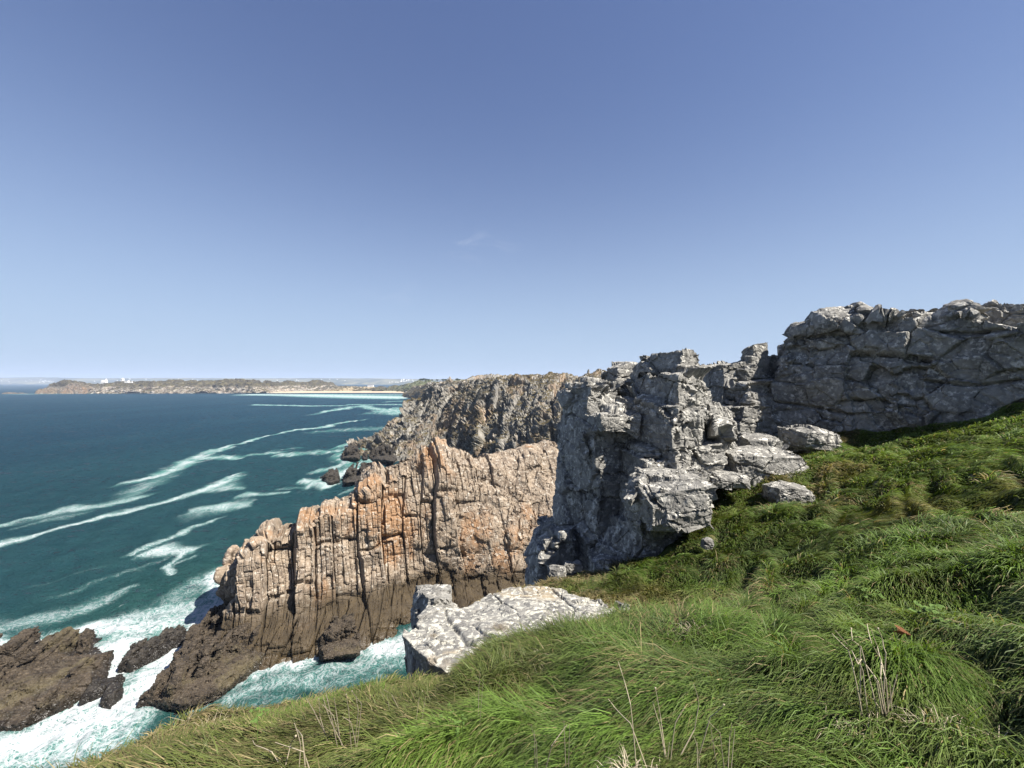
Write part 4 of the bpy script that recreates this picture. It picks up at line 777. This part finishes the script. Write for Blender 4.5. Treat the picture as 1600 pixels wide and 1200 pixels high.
def FR(name, lb, cat, pts, vox, k):
    P = []
    for x, y, Y in pts:
        a = U(x, y, Y); P += [a, a+np.array([0, 40, -3])]
    x0, x1 = min(p[0] for p in pts)-1, max(p[0] for p in pts)+1; Y = pts[0][2]
    for x in (x0, x1): P += [U(x, 615, Y-15)*[1, 1, 0]-[0, 0, 3], U(x, 615, Y+70)*[1, 1, 0]-[0, 0, 3]]
    return rock(name, [hull(np.array(P))], vox, [((14, 14, 10), (5, 10, 20+k), .75, 1.5, 1.5, .07), ((6, 6, 5), (5, 10, 20+k), .75, .7, .8, .08)], FARROCK, lb, cat, warp=4, wl=20, fine=.5, fs=.2)
FR('islet', 'small rocky islet off the tip of the far headland', 'islet', [(57,611,1740),(63,607,1745),(70,605.8,1745),(77,607.5,1745),(81,611,1740)], 1.2, 3)
FR('islet', 'peaked pale rock at the outer end of the far headland', 'islet', [(92,609,1755),(103,601.5,1755),(108,598.5,1760),(113,598,1760),(121,600.5,1760),(130,604.5,1755)], 1.4, 7)
FR('reef', 'flat dark reef awash left of the islet', 'sea rock', [(5,614.4,1760),(9,613.7,1765),(13,614.5,1760)], .7, 9); FR('reef', 'flat dark reef next to the islet', 'sea rock', [(17,614.5,1760),(22,613.5,1765),(28,614.4,1760)], .7, 12)
# ================================================================== far buildings and trees
def boxes(bl):
    bm = bmesh.new()
    for cx, cy, z0, sx, sy, h_ in bl:
        v = [bm.verts.new((cx+a*sx/2, cy+b*sy/2, z0+c*h_)) for a, b, c in ((-1,-1,0),(1,-1,0),(1,1,0),(-1,1,0),(-1,-1,1),(1,-1,1),(1,1,1),(-1,1,1))]
        for f in ((0,1,5,4),(1,2,6,5),(2,3,7,6),(3,0,4,7),(4,5,6,7),(3,2,1,0)): bm.faces.new([v[i] for i in f])
    me = bpy.data.meshes.new('b'); bm.to_mesh(me); bm.free(); return me
def gable(cx, cy, z0, sx, sy, h_):
    V = [(cx-sx/2,cy-sy/2,z0),(cx+sx/2,cy-sy/2,z0),(cx+sx/2,cy+sy/2,z0),(cx-sx/2,cy+sy/2,z0),(cx-sx/2,cy,z0+h_),(cx+sx/2,cy,z0+h_)]
    return make_mesh('g', np.array(V, float), [[0,1,5,4],[2,3,4,5],[3,2,1,0]], [[1,2,5],[3,0,4]])
def flat(name, c, r=.8):
    n = NT(name); q = n.noise(n.obj(), .8, 5); return n.done(n.pbr(n.mix(n.rng(q, .3, .7), tuple(v*.85 for v in c), c), r, None, .2))
WHITE = flat('white_render', (.82, .81, .78)); SLATE = flat('slate_roof', (.16, .17, .19)); DARK = flat('dark_window', (.03, .03, .035), .3); STONE = flat('ruin_stone', (.34, .31, .27))
def house(name, label, cat, loc, bits):
    r = bpy.data.objects.new(name, None); COL.objects.link(r); r.location = loc; tag(r, label, cat)
    for nm, me, m in bits:
        me.materials.append(m); o = bpy.data.objects.new(nm, me); COL.objects.link(o); o.parent = r
    return r
def at(px, py, Y): return [float(v) for v in U(px, py, Y)]
house('lighthouse', 'white lighthouse tower joined to a low white house on the headland', 'lighthouse', at(164,597.8,1995), [
    ('house', boxes([(-3, 0, -3, 24, 11, 9.5)]), WHITE), ('roof', gable(-3, 0, 6.5, 25, 12, 3.2), WHITE), ('tower', boxes([(3, 2, -3, 6.5, 6.5, 17), (3, 2, 14, 7.5, 7.5, 1)]), WHITE), ('lantern', boxes([(3, 2, 15, 3, 3, 3.4), (3, 2, 18.4, 3.6, 3.6, .6)]), WHITE),
    ('window', boxes([(-10, -5.55, 1.5, 1.6, .3, 2)]), DARK), ('window', boxes([(-4, -5.55, 1.5, 1.6, .3, 2)]), DARK), ('window', boxes([(3, -1.3, 9, 1.2, .3, 2)]), DARK), ('door', boxes([(1, -5.55, -2.6, 1.6, .3, 3)]), DARK)])
house('signal_station', 'white blocky signal station with a long low wing on the headland', 'building', at(194,597.2,1995), [
    ('tower', boxes([(-8, 0, -3, 9, 9, 19), (-8, 0, 16, 11, 11, 1.4), (-8, 0, 17.4, 5, 5, 2.6)]), WHITE), ('wing', boxes([(9, 1, -3, 25, 10, 10.5), (9, 1, 7.5, 26, 11, .7)]), WHITE), ('yard_wall', boxes([(30, 2, -3, 17, 6, 5.5)]), WHITE),
    ('window', boxes([(-8, -4.55, 10, 5, .3, 2.2)]), DARK), ('window', boxes([(4, -4.15, 2.5, 2, .3, 2)]), DARK), ('window', boxes([(10, -4.15, 2.5, 2, .3, 2)]), DARK), ('window', boxes([(16, -4.15, 2.5, 2, .3, 2)]), DARK)])
for px, py, s_, lb in ((576.5,603.2,1.0,'white cottage with slate roof on the dunes, left one of two'),(581.5,602.8,1.2,'white cottage with slate roof on the dunes, right one of two')):
    house('cottage', lb, 'house', at(px,py,2560), [('wall', boxes([(0,0,-6,15*s_,8,12)]), WHITE), ('roof', gable(0,0,6,16*s_,9,4.5), SLATE), ('window', boxes([(-4,-4.15,1,1.8,.3,2)]), DARK), ('door', boxes([(2,-4.15,-1,1.8,.3,3.4)]), DARK), ('chimney', boxes([(6*s_,0,8,1.6,1.6,4)]), STONE)])
house('ruined_manor', 'roofless stone ruin with a pointed gable on the skyline', 'ruin', at(704,596,900), [
    ('wall', boxes([(-5,-3,-4,1.4,7,11),(5,-3,-4,1.4,7,9),(0,-6.2,-4,8.6,1.2,8),(0,.3,-4,8.6,1.2,7.5)]), STONE), ('gable', gable(0,-3,4.6,3,7,5.6), STONE), ('tower', boxes([(-1.5,-2,-4,3.4,3.4,14.5)]), STONE), ('window', boxes([(2.2,-6.85,-.5,1.2,.3,1.8)]), DARK)])
def tree(name, label, loc, h_, w_, n=420, group=None):
    r = bpy.data.objects.new(name, None); COL.objects.link(r); r.location = loc; tag(r, label, 'tree' if name == 'tree' else 'bush', group)
    bm = bmesh.new()
    def limb(a, b, r0, r1):
        a = Vector(a); b = Vector(b); ax = (b-a).normalized(); s = ax.orthogonal().normalized(); t = ax.cross(s); A = []; B = []
        for k in range(7):
            q = 2*math.pi*k/7; o = s*math.cos(q)+t*math.sin(q); A.append(bm.verts.new(a+o*r0)); B.append(bm.verts.new(b+o*r1))
        for k in range(7): bm.faces.new([A[k], A[(k+1) % 7], B[(k+1) % 7], B[k]])
    limb((0,0,-2),(0,0,h_*.45),.05*h_,.03*h_)
    for k in range(4): limb((0,0,h_*(.25+.05*k)),(w_*.35*math.cos(k*1.7),w_*.35*math.sin(k*1.7),h_*.65),.025*h_,.01*h_)
    me = bpy.data.meshes.new('trunk'); bm.to_mesh(me); bm.free(); me.materials.append(BARK); o = bpy.data.objects.new('trunk', me); COL.objects.link(o); o.parent = r
    g = np.random.default_rng(int(abs(loc[0])*10)); cl = g.normal(0, 1, (9, 3)); cl /= np.linalg.norm(cl, axis=1, keepdims=True); cl *= g.uniform(.3, .85, (9, 1)); c = cl[g.integers(0, 9, n)]+g.normal(0, .23, (n, 3))
    c = c*[w_/2, w_/2, h_*.36]+[0, 0, h_*.62]; d1 = g.normal(0, 1, (n, 3)); d1 /= np.linalg.norm(d1, axis=1, keepdims=True); d2 = np.cross(d1, g.normal(0, 1, (n, 3))); d2 /= np.linalg.norm(d2, axis=1, keepdims=True); s = (.07*h_*g.uniform(.6, 1.4, n))[:, None]
    V = np.stack([c-d1*s, c+d2*s*.6, c+d1*s, c-d2*s*.6], 1).reshape(-1, 3); me = make_mesh('crown', V, np.arange(4*n).reshape(-1, 4)); me.materials.append(LEAF); o = bpy.data.objects.new('crown', me); COL.objects.link(o); o.parent = r
BARK = flat('bark', (.09, .07, .05)); LEAF = flat('dark_foliage', (.035, .05, .02))
for k, (px, py, Y, h_, w_) in enumerate(((657,596.5,1480,12,16),(660.5,596.3,1490,13,15),(665,596.2,1500,12.5,17),(669.5,596,1500,11,13),(675,596,1450,8,11),(683,596.2,1350,8,10),(692,596,1150,7,9),(696,596,1120,8,9),(714,595.5,880,6.5,9),(718,595.5,880,5,7))):
    tree('tree', 'dark wind shaped tree in the clump on the skyline left of the ruin' if k < 8 else 'low dark tree on the skyline right of the ruin', at(px,py,Y), h_, w_, group='skyline trees left of the ruin' if k < 8 else 'skyline trees right of the ruin')

# ================================================================== plants in the near grass
STRAW = flat('dry_stem', (.40, .34, .24)); STRAW2 = flat('grey_dry_stem', (.22, .185, .135)); GREENL = flat('leaf_green', (.085, .14, .03), .75)
def gz(x, y): return float(ground(np.array([[x, y]]))[0])
def gpix(px, py):
    """where the view line through a pixel meets the turf"""
    Ys = np.arange(1.2, 22, .02); P = np.c_[(px-CX)/F*Ys, Ys]; z = EYE-(py-HOR)/F*Ys; k = np.argmax(z < ground(P)+.12); return P[k, 0], P[k, 1]
def tube(bm, pts, r0, r1, seg=5):
    prev = None
    for k, p in enumerate(pts):
        p = Vector(p); a = (Vector(pts[min(k+1, len(pts)-1)])-Vector(pts[max(k-1, 0)])).normalized(); s = a.orthogonal().normalized(); t = a.cross(s); r = r0+(r1-r0)*k/(len(pts)-1)
        ring = [bm.verts.new(p+(s*math.cos(q)+t*math.sin(q))*r) for q in [2*math.pi*i/seg for i in range(seg)]]
        if prev:
            for i in range(seg): bm.faces.new([prev[i], prev[(i+1) % seg], ring[(i+1) % seg], ring[i]])
        else: bm.faces.new(ring[::-1])
        prev = ring
    bm.faces.new(prev)
def bez(a, b, c, n=7): return [tuple(Vector(a)*(1-t)**2+Vector(b)*2*t*(1-t)+Vector(c)*t*t) for t in [i/(n-1) for i in range(n)]]
def stalks(name, label, cat, px, py, stems, mat, r=.004, group=None):
    """stems: list of pixel polylines from root to tip in the photo, set upright at the root's own distance"""
    x, y = gpix(px, py); z = gz(x, y); o0 = Vector((x, y, z)); root = bpy.data.objects.new(name, None); COL.objects.link(root); root.location = o0; tag(root, label, cat, group)
    for st in stems:
        bm = bmesh.new(); n = len(st); pts = []
        for k, (a, b) in enumerate(st):
            Y = y+random.uniform(-.06, .06)*k; p = Vector(U(a, b, Y)); pts.append(p-o0)
        pts[0].z = min(pts[0].z, -.02); sm = []
        for k in range(n-1):
            m = (pts[k]+pts[k+1])/2+Vector((random.uniform(-.006, .006), 0, random.uniform(-.006, .006)))
            sm += bez(pts[k], m, pts[k+1], 5)[(1 if k else 0):]
        tube(bm, sm, r, r*.45)
        if len(st) > 2 and random.random() < .35: bmesh.ops.create_icosphere(bm, subdivisions=1, radius=r*1.6, matrix=__import__('mathutils').Matrix.Translation(pts[-1]))
        me = bpy.data.meshes.new('stem'); bm.to_mesh(me); bm.free(); me.materials.append(mat); o = bpy.data.objects.new('stem', me); COL.objects.link(o); o.parent = root
stalks('dead_stalk', 'branching bleached dead stalk standing in the grass on the right', 'dead plant', 1388, 1098, [
    [(1388,1100),(1376,1060),(1377,1030),(1362,1005),(1355,975)], [(1390,1100),(1384,1060),(1379,1040),(1371,1010),(1361,982)], [(1377,1042),(1384,1020),(1379,1000),(1372,982)], [(1378,1044),(1345,1010),(1331,1000)], [(1379,1045),(1402,1054)], [(1386,1100),(1372,1065),(1346,1030),(1341,1038),(1330,1015),(1305,985)], [(1344,1030),(1344,1010),(1332,1000),(1330,982)], [(1384,1100),(1370,1066),(1366,1058)], [(1351,1075),(1334,1050),(1325,1015),(1300,990)], [(1360,1076),(1348,1048),(1341,1030)], [(1396,1100),(1390,1065)]], STRAW, .0032)
stalks('dead_stalk', 'wide forked dry stalk at the bottom of the grass slope', 'dead plant', 1043, 1160, [
    [(1043,1162),(1030,1130),(1020,1096)], [(1044,1162),(1032,1120),(1024,1075)], [(1046,1160),(1055,1130),(1070,1104)], [(1050,1160),(1085,1140),(1092,1100),(1084,1070)], [(1085,1140),(1110,1120),(1131,1101)], [(1042,1165),(1046,1160)]], STRAW, .0028)
stalks('dead_stalk', 'long pale stalk leaning left over the lower grass', 'dead plant', 1018, 1172, [[(1018,1172),(985,1130),(960,1105),(950,1092)], [(995,1142),(985,1100),(966,1034)], [(1020,1175),(1026,1195),(1031,1215)]], STRAW, .0027)
stalks('dead_stalk', 'thin dry stem with a seed head at the bottom centre', 'dead plant', 838, 1204, [[(838,1206),(862,1165),(882,1138),(886,1132)], [(886,1132),(881,1126)], [(886,1132),(890,1134)]], STRAW2, .0026)
stalks('dead_stalk', 'bushy cluster of grey dead stalks at the lower left', 'dead plant', 540, 1150, [
    [(540,1152),(521,1118),(503,1100)], [(545,1150),(518,1130),(505,1090)], [(530,1150),(512,1095),(508,1075)], [(535,1150),(525,1110),(522,1090)], [(550,1150),(545,1110),(541,1085)], [(552,1150),(560,1110),(556,1088)], [(556,1150),(565,1100),(550,1080)], [(520,1150),(500,1120),(498,1092)], [(560,1150),(548,1128),(535,1120)], [(525,1150),(490,1110),(478,1090)]], STRAW2, .003)
stalks('dead_stalk', 'tangle of dry stems at the lower left edge of the frame', 'dead plant', 455, 1185, [[(455,1190),(425,1175),(400,1165),(395,1157)], [(465,1190),(470,1165),(460,1130)], [(478,1185),(472,1150),(462,1138)], [(440,1195),(455,1160),(462,1150)], [(490,1190),(475,1175),(430,1160)]], STRAW, .004)
for k, (px, py, st, lb) in enumerate(((745, 1118, [(745,1118),(748,1085),(750,1052)], 'single straw stem with tiny head left of the pale slab foot'), (322,1140,[(322,1142),(316,1128),(310,1120)],'short broken straw stem on the left rim'), (630,1090,[(632,1098),(612,1085),(600,1078)],'bent straw lying at the left of the slab'), (655,1118,[(648,1120),(655,1090),(660,1080)],'upright straw in front of the slab corner'), (1130,1150,[(1138,1190),(1125,1145),(1105,1125)],'thin leaning straw in the lower middle grass'), (1140,1175,[(1136,1180),(1140,1150),(1143,1130)],'straw standing upright in the lower middle grass'), (885,1100,[(840,1200),(838,1160),(830,1132)],'faint dry stem rising near the bottom centre'), (1085,1195,[(1100,1200),(1092,1185),(1084,1150)],'dry stem at the bottom edge right of centre'), (1560,850,[(1565,856),(1562,842),(1548,835)],'dry twig in the grass near the right edge'), (230,1165,[(205,1198),(215,1182),(229,1165)],'stiff straw on the lower left rim'))):
    stalks('dry_stalk', lb, 'dead plant', st[0][0], st[0][1], [st, [st[-2], (st[-1][0]+5, st[-1][1]+9)]], STRAW if k % 2 else STRAW2, .0022)
def weed(px, py, px2, py2, n, size, label):
    x, y = gpix(px, py); x2, y2 = gpix(px2, py2); root = bpy.data.objects.new('leafy_weed', None); COL.objects.link(root); root.location = (x, y, gz(x, y)); tag(root, label, 'weed')
    for k in range(n):
        t = k/max(1, n-1); ax, ay = x+(x2-x)*t+random.uniform(-.05, .05), y+(y2-y)*t+random.uniform(-.07, .07); az = gz(ax, ay)+random.uniform(.12, .2); th = random.uniform(0, 6.28); s = size*random.uniform(.7, 1.2); bm = bmesh.new()
        for lob in (-1, 0, 1):
            a = th+lob*.9; d = Vector((math.cos(a), math.sin(a), random.uniform(-.1, .35))); q = Vector((-d.y, d.x, 0)); c = Vector((ax-x, ay-y, az-root.location.z)); v = [bm.verts.new(c+d*s*u+q*s*w_+Vector((0, 0, zz*s))) for u, w_, zz in ((.05,0,0),(.35,.28,.06),(.75,.24,.03),(1,0,-.12),(.75,-.24,.03),(.35,-.28,.06),(.55,0,.0))]
            for i in range(6): bm.faces.new([v[i], v[(i+1) % 6], v[6]])
        tube(bm, [Vector((ax-x, ay-y, az-root.location.z-.14)), Vector((ax-x, ay-y, az-root.location.z))], .002, .0015)
        me = bpy.data.meshes.new('leaf'); bm.to_mesh(me); bm.free(); me.materials.append(GREENL); o = bpy.data.objects.new('leaf', me); COL.objects.link(o); o.parent = root
weed(925, 1045, 950, 1075, 9, .035, 'small bright leafy weed climbing through the central grass')
weed(1438, 955, 1450, 965, 9, .06, 'leafy bright weed in the right hand grass'); weed(1460, 972, 1480, 980, 12, .032, 'low creeping weed just below the leafy bright one'); weed(1340, 925, 1370, 932, 12, .035, 'low green weed on the middle of the grass slope')
weed(400, 1122, 408, 1138, 9, .028, 'small leafy weed on the lower left rim')
for k, (a, b, c, d, m, s, lb) in enumerate(((1205,1010,1230,1018,10,.026,'low leafy weed right of the wide forked stalk'),(1270,880,1290,886,10,.032,'low leafy weed in the middle slope below the lone white boulder'),(700,1140,730,1150,10,.018,'small leafy weed in the lower left of the central grass'),(1520,1010,1545,1020,10,.026,'low leafy weed near the right edge below the dead leaf'))):
    weed(a, b, c, d, m, s, lb)
def dry_leaf():
    x, y = gpix(1410, 1003); z = gz(x, y)+.17; bm = bmesh.new(); g = []
    for i in range(7):
        for k in range(5):
            u, v = i/6-.5, k/4-.5; w_ = .5*math.sqrt(max(.02, 1-(2*u)**2)); g.append(bm.verts.new((u*.045, v*w_*.085, (.045*math.cos(v*6)+.03*math.sin(u*9))*.6)))
    for i in range(6):
        for k in range(4): bm.faces.new([g[i*5+k], g[(i+1)*5+k], g[(i+1)*5+k+1], g[i*5+k+1]])
    bmesh.ops.solidify(bm, geom=bm.faces[:], thickness=.003); me = bpy.data.meshes.new('dry_leaf'); bm.to_mesh(me); bm.free(); me.materials.append(flat('rust_leaf', (.36, .17, .08), .6)); o = bpy.data.objects.new('dry_leaf', me); COL.objects.link(o); o.location = (x, y, z); o.rotation_euler = (1.5, .35, .2)
    tag(o, 'curled rust brown dead leaf caught on the grass', 'dead leaf')
dry_leaf()
def tussock(px, py, w_, n, label, L=.22, at_=None):
    x, y = gpix(px, py) if at_ is None else U(px, py, at_)[:2]; zz_ = None if at_ is None else U(px, py, at_)[2]; V = []; Q = []; T = []
    for k in range(n):
        a = random.uniform(0, 6.28); r = abs(random.gauss(0, w_)); bx, by = x+r*math.cos(a), y+r*math.sin(a)*.6; bz = (gz(bx, by) if zz_ is None else zz_)+.02; th = random.uniform(0, 6.28); l = L*random.uniform(.5, 1.2); el = random.uniform(.1, .75); s = Vector((-math.sin(th), math.cos(th), 0))*.0017; d = Vector((math.cos(th)*math.cos(el), math.sin(th)*math.cos(el), math.sin(el))); p0 = Vector((bx, by, bz)); p1 = p0+d*l*.6; p2 = p1+(d+Vector((0, 0, -.8))).normalized()*l*.4; i = len(V)
        V += [p0-s, p0+s, p1-s*.7, p1+s*.7, p2]; Q.append([i, i+1, i+3, i+2]); T.append([i+2, i+3, i+4])
    V = np.array([v[:] for v in V]); tag(link('dry_tussock', make_mesh('dry_tussock', V, Q, T), STRAW if n % 2 else STRAW2, None, base_of(V)), label, 'grass tuft')
tussock(1082, 978, .10, 161, 'pale dry tussock right of the slab'); tussock(1500, 1085, .16, 221, 'flattened straw tussock low on the right', .15); tussock(1345, 1120, .09, 101, 'brown dry tussock under the bleached dead stalk', .14); tussock(980, 1180, .07, 101, 'brown dry tussock at the bottom edge near the centre', .13); tussock(1480, 1130, .1, 141, 'small straw tussock at the lower right')
tussock(782, 985, .13, 260, 'brown dry grass tuft growing in the crack of the pale slab', .16, 6.95); tussock(678, 996, .06, 120, 'small round brown tuft on top of the pale slab', .08, 6.95)
tussock(835, 1030, .12, 161, 'straw brown tuft on the grass ridge before the slab', .25); tussock(330, 1135, .2, 221, 'rusty dry tuft on the left rim', .25)

# ================================================================== the air
def haze():
    x0, x1, y0, y1, z0, z1 = -200000., 200000., -400., 40000., -8., 330.
    me = boxes([((x0+x1)/2, (y0+y1)/2, z0, x1-x0, y1-y0, z1-z0)]); o = bpy.data.objects.new('haze', me); COL.objects.link(o)
    m = bpy.data.materials.new('haze_air'); m.use_nodes = True; t = m.node_tree; t.nodes.clear(); out = t.nodes.new('ShaderNodeOutputMaterial'); v = t.nodes.new('ShaderNodeVolumePrincipled')
    v.inputs['Color'].default_value = (.62, .74, .95, 1); v.inputs['Density'].default_value = HAZE; v.inputs['Anisotropy'].default_value = .0; t.links.new(v.outputs[0], out.inputs['Volume']); me.materials.append(m); tag(o, 'thin blue sea haze over the whole bay', 'haze', kind='stuff')
HAZE = 7e-5
haze()
